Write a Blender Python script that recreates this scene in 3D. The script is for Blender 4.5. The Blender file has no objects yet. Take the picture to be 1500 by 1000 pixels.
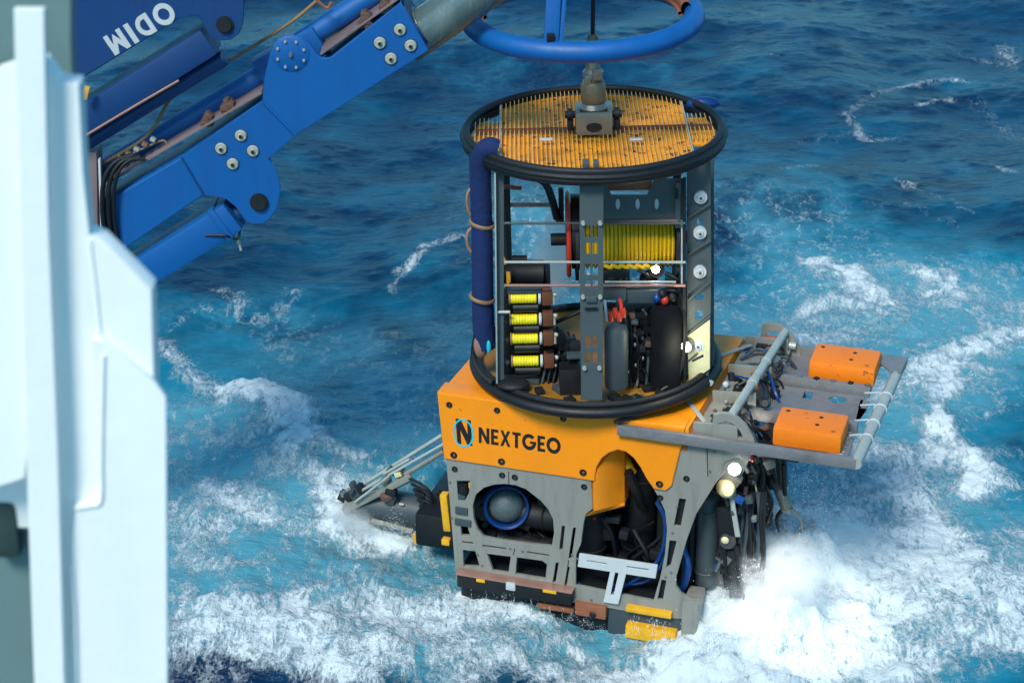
import bpy, bmesh, math, random
import numpy as np
from mathutils import Vector, Matrix
R = math.radians
random.seed(7)
sc = bpy.context.scene

# ------------------------------------------------------------------ camera
CAM_H = 11.1; PITCH = R(25.0); FPX = 3000.0
cd = bpy.data.cameras.new('camera'); cam = bpy.data.objects.new('camera', cd)
sc.collection.objects.link(cam); sc.camera = cam
cam.location = (0, 0, CAM_H); cam.rotation_euler = (R(90) - PITCH, 0, 0)
cd.sensor_width = 36.0; cd.lens = 72.0; cd.clip_start = 0.1; cd.clip_end = 9000
cd.dof.use_dof = True; cd.dof.focus_distance = 19.5; cd.dof.aperture_fstop = 2.4

# ------------------------------------------------------------------ world, sun, exposure
SUN_EL, SUN_AZ = R(48), R(205)      # azimuth measured clockwise from +Y: the sun stands behind the ship's rail
w = bpy.data.worlds.new('World'); sc.world = w; w.use_nodes = True
wn = w.node_tree; bg = wn.nodes['Background']
sky = wn.nodes.new('ShaderNodeTexSky'); sky.sky_type = 'NISHITA'; sky.sun_disc = False
sky.sun_elevation = SUN_EL; sky.sun_rotation = SUN_AZ
sky.air_density = 1.0; sky.dust_density = 0.6; sky.ozone_density = 3.5
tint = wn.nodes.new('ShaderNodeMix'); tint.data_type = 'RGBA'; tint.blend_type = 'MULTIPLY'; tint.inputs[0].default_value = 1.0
tint.inputs[7].default_value = (0.50, 0.97, 1.0, 1)      # even teal tint multiplied into the sky colour as a white balance
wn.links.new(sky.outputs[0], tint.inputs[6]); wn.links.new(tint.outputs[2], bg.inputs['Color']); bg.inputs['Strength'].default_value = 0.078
sd = bpy.data.lights.new('sun', 'SUN'); so = bpy.data.objects.new('sun', sd); sc.collection.objects.link(so)
sd.energy = 1.5; sd.angle = R(16); sd.color = (1.0, 0.95, 0.86)
sv = Vector((math.sin(SUN_AZ) * math.cos(SUN_EL), math.cos(SUN_AZ) * math.cos(SUN_EL), math.sin(SUN_EL)))
so.rotation_euler = sv.to_track_quat('Z', 'Y').to_euler(); so.location = (0, 0, 40)
sc.view_settings.view_transform = 'Standard'; sc.view_settings.look = 'None'
sc.view_settings.exposure = 1.25; sc.view_settings.gamma = 1.0
sc.render.engine = 'CYCLES'
sc.cycles.use_denoising = True
sc.cycles.max_bounces = 8; sc.cycles.volume_bounces = 5
sc.cycles.volume_step_rate = 1.5

# ------------------------------------------------------------------ frames (real planes of the place)
CF = Vector((0, math.cos(PITCH), -math.sin(PITCH))); CR = Vector((1, 0, 0)); CU = Vector((0, math.sin(PITCH), math.cos(PITCH)))
CP = Vector((0, 0, CAM_H))
def ray(px, py): return CF + (px - 750) / FPX * CR - (py - 500) / FPX * CU
class Frame:
    def __init__(s, M): s.M = M; s.I = M.inverted()
    def un(s, px, py, ax, v):
        d = s.I.to_3x3() @ ray(px, py); c = s.I @ CP
        return c + (v - c[ax]) / d[ax] * d
    def x(s, px, py, v=0): return s.un(px, py, 0, v)
    def y(s, px, py, v=0): return s.un(px, py, 1, v)
    def z(s, px, py, v=0): return s.un(px, py, 2, v)
WF = Frame(Matrix.Identity(4))

# ------------------------------------------------------------------ materials
def nodes_of(name):
    m = bpy.data.materials.new(name); m.use_nodes = True
    nt = m.node_tree; return m, nt, nt.nodes['Principled BSDF']
def N(nt, t, **k):
    n = nt.nodes.new(t)
    for a, b in k.items():
        if hasattr(n, a): setattr(n, a, b)
        else: n.inputs[a.replace('_', ' ')].default_value = b
    return n
def mat(name, col, rough=0.5, metal=0.0, grime=0.25, gcol=(0.05, 0.04, 0.03), gscale=3.0, bump=0.15, bscale=40, spec=0.5, streak=False, rust=0.0):
    m, nt, b = nodes_of(name); L = nt.links.new
    tc = N(nt, 'ShaderNodeTexCoord'); mp = N(nt, 'ShaderNodeMapping'); L(tc.outputs['Object'], mp.inputs[0])
    if streak: mp.inputs['Scale'].default_value = (3.0, 3.0, 0.5)
    n1 = N(nt, 'ShaderNodeTexNoise', Scale=gscale, Detail=7.0, Roughness=0.65); L(mp.outputs[0], n1.inputs['Vector'])
    r1 = N(nt, 'ShaderNodeValToRGB'); r1.color_ramp.elements[0].position = 0.48; r1.color_ramp.elements[1].position = 0.78
    L(n1.outputs[0], r1.inputs[0])
    mu = N(nt, 'ShaderNodeMath', operation='MULTIPLY'); mu.inputs[1].default_value = grime; L(r1.outputs[0], mu.inputs[0])
    mx = N(nt, 'ShaderNodeMix', data_type='RGBA'); mx.inputs[6].default_value = (*col, 1); mx.inputs[7].default_value = (*gcol, 1)
    L(mu.outputs[0], mx.inputs[0])
    # slight tonal drift of the paint itself
    n2 = N(nt, 'ShaderNodeTexNoise', Scale=gscale * 0.5, Detail=3.0); L(tc.outputs['Object'], n2.inputs['Vector'])
    hv = N(nt, 'ShaderNodeHueSaturation'); mr = N(nt, 'ShaderNodeMapRange'); mr.inputs[3].default_value = 0.86; mr.inputs[4].default_value = 1.12
    L(n2.outputs[0], mr.inputs[0]); L(mr.outputs[0], hv.inputs['Value']); L(mx.outputs[2], hv.inputs['Color'])
    last = hv.outputs[0]
    if rust > 0:
        n4 = N(nt, 'ShaderNodeTexNoise', Scale=9.0, Detail=8.0, Roughness=0.7); L(tc.outputs['Object'], n4.inputs['Vector'])
        r4 = N(nt, 'ShaderNodeValToRGB'); r4.color_ramp.elements[0].position = 0.66 - rust * 0.2; r4.color_ramp.elements[1].position = 0.70 - rust * 0.2
        L(n4.outputs[0], r4.inputs[0]); m4 = N(nt, 'ShaderNodeMix', data_type='RGBA'); m4.inputs[7].default_value = (0.09, 0.035, 0.02, 1)
        L(r4.outputs[0], m4.inputs[0]); L(last, m4.inputs[6]); last = m4.outputs[2]
    L(last, b.inputs['Base Color'])
    rr = N(nt, 'ShaderNodeMapRange'); rr.inputs[3].default_value = max(0.05, rough - 0.12); rr.inputs[4].default_value = min(1, rough + 0.15)
    L(n1.outputs[0], rr.inputs[0]); L(rr.outputs[0], b.inputs['Roughness'])
    b.inputs['Metallic'].default_value = metal; b.inputs['Specular IOR Level'].default_value = spec
    if bump > 0:
        n3 = N(nt, 'ShaderNodeTexNoise', Scale=float(bscale), Detail=4.0); L(tc.outputs['Object'], n3.inputs['Vector'])
        bp = N(nt, 'ShaderNodeBump', Strength=bump, Distance=0.01); L(n3.outputs[0], bp.inputs['Height']); L(bp.outputs[0], b.inputs['Normal'])
    return m
M = {}
M['foam'] = mat('orange_syntactic_foam', (0.92, 0.272, 0.003), 0.42, grime=0.4, gcol=(0.50, 0.15, 0.01), gscale=2.5, bump=0.25, bscale=30, rust=0.01)
M['float'] = mat('orange_float', (0.88, 0.205, 0.003), 0.5, grime=0.3, gcol=(0.5, 0.08, 0.01), gscale=4, bump=0.35, bscale=22, rust=0.10)
M['deck'] = mat('orange_grating_deck', (0.88, 0.36, 0.004), 0.6, grime=0.95, gcol=(0.14, 0.06, 0.01), gscale=3, bump=0.6, bscale=60, rust=0.5)
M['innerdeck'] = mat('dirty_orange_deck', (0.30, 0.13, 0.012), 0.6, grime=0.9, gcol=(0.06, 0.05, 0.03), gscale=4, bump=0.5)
M['yellow'] = mat('yellow_tether', (0.78, 0.47, 0.008), 0.45, grime=0.35, gcol=(0.35, 0.2, 0.01), gscale=6, bump=0.4, bscale=60)
M['yblock'] = mat('yellow_paint', (0.80, 0.40, 0.01), 0.5, grime=0.5, gcol=(0.2, 0.12, 0.03), gscale=6)
M['spool'] = mat('yellow_spool', (0.80, 0.66, 0.01), 0.5, grime=0.3, gcol=(0.3, 0.25, 0.02), gscale=12, bump=0.5, bscale=50)
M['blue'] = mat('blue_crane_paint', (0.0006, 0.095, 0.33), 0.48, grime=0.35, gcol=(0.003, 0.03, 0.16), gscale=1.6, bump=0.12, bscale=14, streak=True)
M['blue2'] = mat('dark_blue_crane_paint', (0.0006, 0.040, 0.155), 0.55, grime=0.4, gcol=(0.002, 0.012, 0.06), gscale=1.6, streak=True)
M['fabric'] = mat('blue_fabric', (0.001, 0.018, 0.10), 0.8, grime=0.5, gcol=(0.003, 0.01, 0.05), gscale=5, bump=0.8, bscale=18)
M['bluehose'] = mat('blue_hose', (0.002, 0.045, 0.20), 0.35, grime=0.2)
M['grey'] = mat('grey_hard_anodised', (0.25, 0.245, 0.215), 0.34, grime=0.55, gcol=(0.11, 0.105, 0.085), gscale=3, bump=0.2, streak=True)
M['greyb'] = mat('blue_grey_plate', (0.085, 0.108, 0.115), 0.45, metal=0.2, grime=0.5, gcol=(0.05, 0.06, 0.06), gscale=4, bump=0.25)
M['tray'] = mat('tray_metal', (0.25, 0.245, 0.25), 0.45, metal=0.35, grime=0.6, gcol=(0.07, 0.07, 0.07), gscale=4, bump=0.5, bscale=25)
M['tube'] = mat('pale_grey_tube', (0.42, 0.45, 0.42), 0.4, metal=0.2, grime=0.5, gcol=(0.16, 0.17, 0.15), gscale=5)
M['panel'] = mat('lamplit_panel', (0.6, 0.58, 0.36), 0.5, grime=0.5, gcol=(0.25, 0.24, 0.12), gscale=3, bump=0.3)  # pale yellow: the work lamp's light is put into the panel colour
M['bolt'] = mat('galvanised_bolt', (0.46, 0.46, 0.38), 0.45, metal=0.25, grime=0.6, gcol=(0.12, 0.12, 0.07), gscale=30)
M['gbar'] = mat('orange_stained_grating', (0.85, 0.48, 0.12), 0.45, metal=0.1, grime=0.9, gcol=(0.25, 0.09, 0.01), gscale=3)
M['clamp'] = mat('rusty_clamp', (0.12, 0.06, 0.04), 0.6, grime=0.7, gcol=(0.03, 0.02, 0.02), gscale=14, bump=0.6)
M['hub'] = mat('grey_thruster_hub', (0.09, 0.12, 0.13), 0.4, grime=0.6, gcol=(0.04, 0.06, 0.07), gscale=14, bump=0.6, bscale=50)
M['fender'] = mat('dark_green_rubber', (0.02, 0.045, 0.045), 0.7, grime=0.6, gcol=(0.06, 0.09, 0.09), gscale=9)
M['matte'] = mat('matte_black_housing', (0.004, 0.005, 0.007), 0.85, grime=0.4, gcol=(0.012, 0.014, 0.016), gscale=5, bump=0.2, spec=0.15)
M['steel'] = mat('wet_steel', (0.26, 0.25, 0.22), 0.38, metal=0.6, grime=0.6, gcol=(0.14, 0.1, 0.07), gscale=9, bump=0.4)
M['brass'] = mat('olive_swivel', (0.22, 0.17, 0.11), 0.4, metal=0.4, grime=0.6, gcol=(0.07, 0.05, 0.04), gscale=9, bump=0.4)
M['black'] = mat('black_rubber', (0.004, 0.0045, 0.006), 0.5, grime=0.4, gcol=(0.012, 0.012, 0.012), gscale=8, bump=0.2)
M['dark'] = mat('dark_housing', (0.005, 0.007, 0.010), 0.6, grime=0.5, gcol=(0.005, 0.006, 0.008), gscale=4, bump=0.2)
M['slate'] = mat('slate_cylinder', (0.045, 0.062, 0.072), 0.5, metal=0.0, grime=0.45, gcol=(0.03, 0.035, 0.04), gscale=3)
M['brown'] = mat('brown_block', (0.14, 0.045, 0.018), 0.5, grime=0.5, gcol=(0.04, 0.015, 0.01), gscale=9)
M['red'] = mat('red_flange', (0.55, 0.035, 0.01), 0.45, grime=0.4, gcol=(0.15, 0.02, 0.01), gscale=5)
M['rust'] = mat('rusty_brown', (0.30, 0.10, 0.045), 0.6, grime=0.6, gcol=(0.10, 0.035, 0.02), gscale=8, bump=0.6)
M['strip'] = mat('mauve_grey_flange', (0.20, 0.14, 0.14), 0.4, grime=0.5, gcol=(0.08, 0.06, 0.08), gscale=3, streak=True)
M['rope'] = mat('tan_hose', (0.28, 0.16, 0.07), 0.6, grime=0.5, gcol=(0.1, 0.05, 0.03), gscale=12)
M['white'] = mat('white_plastic', (0.52, 0.54, 0.55), 0.5, grime=0.25, gcol=(0.4, 0.4, 0.38), gscale=9)
M['ship'] = mat('white_ship_paint', (0.86, 0.89, 0.88), 0.45, grime=0.25, gcol=(0.50, 0.62, 0.62), gscale=1.2, bump=0.25, bscale=10, streak=True)
M['shipgrey'] = mat('green_grey_ship_paint', (0.14, 0.22, 0.22), 0.5, grime=0.5, gcol=(0.08, 0.12, 0.12), gscale=1.5, bump=0.2, bscale=8, streak=True)
M['ink'] = mat('black_print', (0.008, 0.008, 0.01), 0.5, grime=0.0, bump=0)
M['cyan'] = mat('cyan_print', (0.01, 0.48, 0.62), 0.5, grime=0.0, bump=0)
M['tape'] = mat('cream_plastic', (0.72, 0.62, 0.34), 0.45, grime=0.3, gcol=(0.3, 0.25, 0.1), gscale=14)
M['pinkmetal'] = mat('copper_tinted_rail', (0.42, 0.22, 0.17), 0.4, metal=0.3, grime=0.5, gcol=(0.15, 0.1, 0.09), gscale=9)
M['greentube'] = mat('wet_grey_boom', (0.10, 0.15, 0.15), 0.25, metal=0.2, grime=0.6, gcol=(0.35, 0.36, 0.33), gscale=1.4, streak=True)
def glow(name, col, s):
    m, nt, b = nodes_of(name); b.inputs['Emission Color'].default_value = (*col, 1); b.inputs['Emission Strength'].default_value = s
    b.inputs['Base Color'].default_value = (.8, .8, .8, 1); return m
M['lamp'] = glow('lit_lamp_glass', (1, 0.97, 0.9), 9.0)

# ------------------------------------------------------------------ object helpers
def link(o, parent=None):
    sc.collection.objects.link(o)
    if parent is not None: o.parent = parent
    return o
def props(o, label=None, cat=None, group=None, kind=None):
    if label: o['label'] = label
    if cat: o['category'] = cat
    if group: o['group'] = group
    if kind: o['kind'] = kind
    return o
def thing(name, label, cat, Mx):
    o = bpy.data.objects.new(name, None); o.empty_display_size = 0.2; o.matrix_world = Mx
    return props(link(o), label, cat)
def finish(me, m, ang=35):
    if m is not None:
        me.materials.clear(); me.materials.append(m)
    if len(me.polygons):
        me.polygons.foreach_set('use_smooth', [True] * len(me.polygons)); me.set_sharp_from_angle(angle=R(ang))
def axis_mat(p, d):
    d = Vector(d).normalized(); q = d.to_track_quat('Z', 'Y'); return Matrix.Translation(p) @ q.to_matrix().to_4x4()
class MB:
    def __init__(s): s.b = bmesh.new()
    def _add(s, vs, fs, Mx=None):
        v = [s.b.verts.new((Mx @ Vector(p)) if Mx else p) for p in vs]
        for f in fs:
            try: s.b.faces.new([v[i] for i in f])
            except ValueError: pass
        return v
    def box(s, c, size, Mx=None, bev=0.0):
        t = bmesh.new(); bmesh.ops.create_cube(t, size=1)
        for v in t.verts: v.co = Vector((v.co.x * size[0], v.co.y * size[1], v.co.z * size[2]))
        if bev > 0: bmesh.ops.bevel(t, geom=t.edges[:], offset=bev, segments=2, affect='EDGES', profile=0.6)
        T = Matrix.Translation(Vector(c))
        if Mx is not None: T = T @ Mx
        t.transform(T); me = bpy.data.meshes.new('t'); t.to_mesh(me); t.free(); s.b.from_mesh(me); bpy.data.meshes.remove(me)
        return s
    def span(s, a, b, bev=0.0):
        a, b = Vector(a), Vector(b); return s.box((a + b) / 2, [abs(b[i] - a[i]) for i in range(3)], None, bev)
    def beam(s, p0, p1, wx, wy, up=(0, 0, 1), bev=0.0):
        p0, p1 = Vector(p0), Vector(p1); d = p1 - p0; z = d.normalized(); y = Vector(up) - z * z.dot(Vector(up))
        if y.length < 1e-4: y = Vector((1, 0, 0))
        y.normalize(); x = y.cross(z)
        m = Matrix((x, y, z)).transposed().to_4x4(); return s.box((p0 + p1) / 2, (wx, wy, d.length), m, bev)
    def tube(s, p0, p1, r0, r1=None, seg=16):
        r1 = r0 if r1 is None else r1; p0, p1 = Vector(p0), Vector(p1); h = (p1 - p0).length
        return s.lathe([(0, 0), (r0, 0), (r1, h), (0, h)], axis_mat(p0, p1 - p0), seg)
    def lathe(s, prof, Mx=None, seg=24):
        rings = []
        for r, z in prof:
            if r < 1e-6: rings.append([s.b.verts.new(Mx @ Vector((0, 0, z)) if Mx else (0, 0, z))])
            else:
                rings.append([s.b.verts.new((Mx @ Vector((r * math.cos(2 * math.pi * i / seg), r * math.sin(2 * math.pi * i / seg), z))) if Mx else
                                            (r * math.cos(2 * math.pi * i / seg), r * math.sin(2 * math.pi * i / seg), z)) for i in range(seg)])
        for a, b in zip(rings, rings[1:]):
            for i in range(seg):
                j = (i + 1) % seg
                q = [a[i % len(a)], a[j % len(a)], b[j % len(b)], b[i % len(b)]]
                u = []
                for v in q:
                    if v not in u: u.append(v)
                if len(u) > 2:
                    try: s.b.faces.new(u)
                    except ValueError: pass
        return s
    def path(s, pts, r, seg=8, closed=False, sub=6, rv=None):
        pts = [Vector(p) for p in pts]; n = len(pts); out = []
        def cr(a, b, c, d, t): return 0.5 * ((2 * b) + (c - a) * t + (2 * a - 5 * b + 4 * c - d) * t * t + (3 * b - a - 3 * c + d) * t ** 3)
        for i in range(n if closed else n - 1):
            a = pts[(i - 1) % n] if closed or i > 0 else pts[0] * 2 - pts[1]
            d = pts[(i + 2) % n] if closed or i + 2 < n else pts[-1] * 2 - pts[-2]
            for k in range(sub): out.append(cr(a, pts[i], pts[(i + 1) % n], d, k / sub))
        if not closed: out.append(pts[-1])
        m = len(out); rings = []; nx = None
        for i, p in enumerate(out):
            t = (out[(i + 1) % m] - out[i - 1]) if closed else (out[min(i + 1, m - 1)] - out[max(i - 1, 0)])
            t.normalize()
            if nx is None: nx = t.orthogonal().normalized()
            nx = (nx - t * nx.dot(t)).normalized(); ny = t.cross(nx)
            rr = r if rv is None else r * (rv[0] + (rv[1] - rv[0]) * i / max(1, m - 1))
            rings.append([s.b.verts.new(p + nx * rr * math.cos(2 * math.pi * k / seg) + ny * rr * math.sin(2 * math.pi * k / seg)) for k in range(seg)])
        for i in range(m if closed else m - 1):
            a, b = rings[i], rings[(i + 1) % m]
            for k in range(seg): s.b.faces.new((a[k], a[(k + 1) % seg], b[(k + 1) % seg], b[k]))
        if not closed: s.b.faces.new(rings[0]); s.b.faces.new(rings[-1][::-1])
        return s
    def ring(s, Rr, r, Mx=None, seg=64, ts=14, a0=0, a1=360, sz=1.0):
        full = abs(a1 - a0) >= 360; n = seg if full else seg + 1; rings = []
        for i in range(n):
            a = R(a0 + (a1 - a0) * i / seg); rg = []
            for k in range(ts):
                b = 2 * math.pi * k / ts; p = Vector(((Rr + r * math.cos(b)) * math.cos(a), (Rr + r * math.cos(b)) * math.sin(a), r * sz * math.sin(b)))
                rg.append(s.b.verts.new(Mx @ p if Mx else p))
            rings.append(rg)
        for i in range(seg):
            a, b = rings[i], rings[(i + 1) % n]
            for k in range(ts): s.b.faces.new((a[k], b[k], b[(k + 1) % ts], a[(k + 1) % ts]))
        return s
    def ball(s, c, r, sc_=(1, 1, 1), u=14, v=9):
        t = bmesh.new(); bmesh.ops.create_uvsphere(t, u_segments=u, v_segments=v, radius=r)
        for q in t.verts: q.co = Vector((q.co.x * sc_[0] + c[0], q.co.y * sc_[1] + c[1], q.co.z * sc_[2] + c[2]))
        me = bpy.data.meshes.new('t'); t.to_mesh(me); t.free(); s.b.from_mesh(me); bpy.data.meshes.remove(me); return s
    def done(s, name, m, parent=None, ang=35):
        bmesh.ops.recalc_face_normals(s.b, faces=s.b.faces[:])
        me = bpy.data.meshes.new(name); s.b.to_mesh(me); s.b.free(); finish(me, m, ang)
        return link(bpy.data.objects.new(name, me), parent)
def dup(o, loc=None, mx=None):
    c = o.copy(); sc.collection.objects.link(c); c.parent = o.parent
    if loc is not None: c.location = loc
    if mx is not None: c.matrix_local = mx
    for ch in o.children:
        k = ch.copy(); sc.collection.objects.link(k); k.parent = c
    return c
def smooth_closed(p, sub=4):
    n = len(p); out = []
    for i in range(n):
        a, b, c, d = [Vector(p[(i + k) % n]) for k in (-1, 0, 1, 2)]
        for k in range(sub):
            t = k / sub; out.append(0.5 * ((2 * b) + (c - a) * t + (2 * a - 5 * b + 4 * c - d) * t * t + (3 * b - a - 3 * c + d) * t ** 3))
    return [tuple(q) for q in out]
def plate(name, outline, holes, t, Mx, m, parent, bev=0.003):
    """outline in the (u,v) plane of Mx, extruded from 0 to -t along its normal"""
    cu = bpy.data.curves.new(name, 'CURVE'); cu.dimensions = '2D'; cu.fill_mode = 'BOTH'
    for poly in [outline] + list(holes):
        sp = cu.splines.new('POLY'); sp.points.add(len(poly) - 1); sp.use_cyclic_u = True
        for q, p in zip(sp.points, poly): q.co = (p[0], p[1], 0, 1)
    cu.extrude = t / 2 - bev if t / 2 > bev else t / 2; cu.bevel_depth = bev; cu.bevel_resolution = 1; cu.offset = -bev
    o = bpy.data.objects.new(name, cu); sc.collection.objects.link(o)
    dg = bpy.context.evaluated_depsgraph_get(); me = bpy.data.meshes.new_from_object(o.evaluated_get(dg))
    bpy.data.objects.remove(o); bpy.data.curves.remove(cu)
    me.transform(Mx @ Matrix.Translation((0, 0, -t / 2))); me.name = name; finish(me, m)
    return link(bpy.data.objects.new(name, me), parent)
def MY(y): return Matrix(((1, 0, 0, 0), (0, 0, -1, y), (0, 1, 0, 0), (0, 0, 0, 1)))       # u->x v->z, normal -y, body behind
def MZ(z): return Matrix.Translation((0, 0, z))                                           # u->x v->y, normal +z
def MX(x): return Matrix(((0, 0, 1, x), (1, 0, 0, 0), (0, 1, 0, 0), (0, 0, 0, 1)))        # u->y v->z, normal +x
def plate_y(name, fr, out, holes, y, t, m, parent, sm=False, bev=0.003, smh=False):
    f = lambda L: [(q.x, q.z) for q in (fr.y(px, py, y) for px, py in L)]
    o = f(out); h = [f(k) for k in holes]
    if sm: o = smooth_closed(o)
    if smh: h = [smooth_closed(k) if len(k) > 6 else k for k in h]
    return plate(name, o, h, t, MY(y), m, parent, bev)
def plate_z(name, fr, out, holes, z, t, m, parent, bev=0.003):
    f = lambda L: [(q.x, q.y) for q in (fr.z(px, py, z) for px, py in L)]
    return plate(name, f(out), [f(k) for k in holes], t, MZ(z), m, parent, bev)
def arc(cx, cy, r, a0, a1, n, ry=None):
    ry = ry or r
    return [(cx + r * math.cos(R(a0 + (a1 - a0) * i / n)), cy + ry * math.sin(R(a0 + (a1 - a0) * i / n))) for i in range(n + 1)]
GL = {
 'N': (.78, [(0, 0), (0, 1), (.23, 1), (.58, .42), (.58, 1), (.8, 1), (.8, 0), (.58, 0), (.22, .58), (.22, 0)], []),
 'E': (.54, [(0, 0), (0, 1), (.54, 1), (.56, .81), (.22, .81), (.22, .6), (.5, .6), (.5, .41), (.22, .41), (.22, .19), (.56, .19), (.56, 0)], []),
 'X': (.77, [(0, 0), (.27, .52), (.02, 1), (.24, 1), (.39, .69), (.54, 1), (.76, 1), (.5, .52), (.77, 0), (.55, 0), (.39, .33), (.22, 0)], []),
 'T': (.6, [(.19, 0), (.19, .81), (0, .81), (0, 1), (.62, 1), (.62, .81), (.42, .81), (.42, 0)], []),
 'G': (.98, arc(.5, .5, .52, 42, 352, 26) + [(1.02, .56), (.56, .56), (.56, .4), (.78, .4)] + arc(.5, .5, .28, 318, 42, 22), []),
 'O': (1.0, arc(.5, .5, .52, 0, 350, 30), [arc(.5, .5, .28, 0, 350, 30)]),
 'D': (.82, [(0, 0), (0, 1), (.35, 1)] + arc(.35, .5, .47, 80, -80, 14, .5) + [(.35, 0)], [[(.24, .22), (.24, .78), (.35, .78)] + arc(.35, .5, .24, 75, -75, 12, .28) + [(.35, .22)]]),
 'I': (.27, [(0, 0), (0, 1), (.27, 1), (.27, 0)], []),
 'M': (.95, [(0, 0), (0, 1), (.25, 1), (.475, .56), (.70, 1), (.95, 1), (.95, 0), (.71, 0), (.71, .54), (.475, .08), (.24, .54), (.24, 0)], []),
}
def lettering(text, fr, p0, p1, h, y, t, m, parent, gap=0.13, flip=1):
    """letters stand in the plane y=const of the frame; baseline from p0 to p1 (u,z)"""
    a, b = Vector(p0), Vector(p1); d = b - a; wid = sum(GL[c][0] for c in text) + gap * (len(text) - 1)
    sx = d.length / wid; u = d.normalized(); v = Vector((-u.y, u.x)) * flip; x = 0
    for c in text:
        W_, o, hs = GL[c]; f = lambda L: [tuple(a + u * (x + p[0]) * sx + v * p[1] * h) for p in L]
        plate('letter', f(o), [f(k) for k in hs], t, MY(y), m, parent, bev=0.0005); x += W_ + gap

# ------------------------------------------------------------------ the sea
def sea():
    rng = np.random.default_rng(11)
    def tile(n, L, kind, rms, wind=(0.75, -0.66), kp=None, p=4.0):
        k1 = np.fft.fftfreq(n, L / n) * 2 * np.pi; kx, ky = np.meshgrid(k1, k1, indexing='ij'); k = np.hypot(kx, ky); k[0, 0] = 1
        if kind == 'sea':
            ca = (kx * wind[0] + ky * wind[1]) / k; S = np.exp(-(kp / k) ** 2) / k ** p * (0.25 + ca ** 2); 
        else: S = np.exp(-(kp / k) ** 2) / k ** p
        S[0, 0] = 0; a = np.sqrt(S) * (rng.normal(size=(n, n)) + 1j * rng.normal(size=(n, n)))
        h = np.real(np.fft.ifft2(a)); return h * (rms / h.std())
    n, L = 1024, 40.96
    H = tile(n, L, 'sea', 0.10, kp=0.85, p=4.9) + tile(n, L, 'sea', 0.007, kp=6.0, p=3.6, wind=(0.3, -0.95))
    Wn = [tile(n, L, 'n', 1.0, kp=0.5, p=4.2) for _ in range(3)]     # warping noises
    Fn = tile(n, L, 'n', 1.0, kp=2.0, p=3.0)                        # lumpy foam relief
    def samp(T, x, y):
        u = (x / L * n) % n; v = (y / L * n) % n; i = u.astype(int); j = v.astype(int); fu = u - i; fv = v - j
        i %= n; j %= n; i2 = (i + 1) % n; j2 = (j + 1) % n
        return T[i, j] * (1 - fu) * (1 - fv) + T[i2, j] * fu * (1 - fv) + T[i, j2] * (1 - fu) * fv + T[i2, j2] * fu * fv
    def axis(a, b, st, grow, far):
        c = np.arange(a, b, st); s = st; lo = [a]; hi = [c[-1]]
        while lo[-1] > -far: s *= grow; lo.append(lo[-1] - s)
        s = st
        while hi[-1] < far: s *= grow; hi.append(hi[-1] + s)
        return np.concatenate([np.array(lo[:0:-1]), c, np.array(hi[1:])])
    xs = axis(-11.5, 11.5, 0.036, 1.16, 4000); ys = axis(13.5, 41, 0.045, 1.16, 4000)
    X, Y = np.meshgrid(xs, ys, indexing='ij'); nx, ny = X.shape
    near = np.clip(1 - (np.hypot(np.maximum(np.abs(X) - 11.5, 0), np.maximum(np.maximum(13.5 - Y, Y - 41), 0))) / 60, 0, 1)
    h = samp(H, X, Y) * near
    wx = X + 0.13 * samp(Wn[0], X, Y) + 0.07 * samp(Fn, X, Y + 7); wy = Y + 0.15 * samp(Wn[1], X, Y) + 0.09 * samp(Fn, X + 9, Y)
    def g(px, py): q = WF.z(px, py, 0.0); return np.array([q.x, q.y])
    def stroke(pts, w, s, A, w2=None, tx=wx, ty=wy):
        P = [g(*p) for p in pts]; best = np.full(A.shape, 1e9); 
        lo = np.min(P, 0) - 4 * w; hi = np.max(P, 0) + 4 * w
        i0, i1 = np.searchsorted(xs, [lo[0], hi[0]]); j0, j1 = np.searchsorted(ys, [lo[1], hi[1]]); sl = (slice(i0, i1), slice(j0, j1))
        bx = tx[sl]; by = ty[sl]; B = np.full(bx.shape, 1e9)
        m = len(P) - 1
        for k in range(max(1, m)):
            a = P[k]; b = P[k + 1] if m else P[k]; d = b - a; l2 = max(1e-9, d @ d)
            t = np.clip(((bx - a[0]) * d[0] + (by - a[1]) * d[1]) / l2, 0, 1)
            ww = w if w2 is None else w + (w2 - w) * (k + t) / max(1, m)
            D = np.hypot(bx - a[0] - t * d[0], by - a[1] - t * d[1]) / ww; B = np.minimum(B, D)
        v = s * np.exp(-B ** 2)
        if s > 0: A[sl] = A[sl] + v * np.clip(1.25 - A[sl], 0, 1)
        else: A[sl] = np.clip(A[sl] + v, 0, 2)
    foam = np.zeros_like(X); aer = np.zeros_like(X); milk = np.zeros_like(X)
    for a in STROKES_FOAM: stroke(a[0], a[1], a[2] * .93, foam, a[3] if len(a) > 3 else None)
    for a in STROKES_AER: stroke(a[0], a[1], a[2], aer, a[3] if len(a) > 3 else None)
    for a in STROKES_MILK_SHEEN: stroke(a[0], a[1] * 1.15, a[2] * 1.15, milk, a[3] if len(a) > 3 else None)
    # natural whitecaps on crests, sparse
    crest = np.clip((h - 0.17) * 3.0, 0, 0.34) * near
    foam = foam + crest * (samp(Wn[2], X * 1.3, Y * 1.3) > 0.3)
    lift = np.zeros_like(X)
    for a in STROKES_LIFT: stroke(a[0], a[1], abs(a[2]), lift, a[3] if len(a) > 3 else None)
    dip = np.zeros_like(X)
    for a in STROKES_DIP: stroke(a[0], a[1], a[2], dip)
    h = h * (1 - np.clip(dip, 0, 1) * .8)
    z = h - dip * .26 + lift * 0.7 + (foam * 0.013 + milk * 0.008 + lift * .05) * samp(Fn, X * 2.1, Y * 2.1) + (foam * 0.006 + lift * .03) * samp(Fn, X * 6.1 + 3, Y * 6.1)
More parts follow.
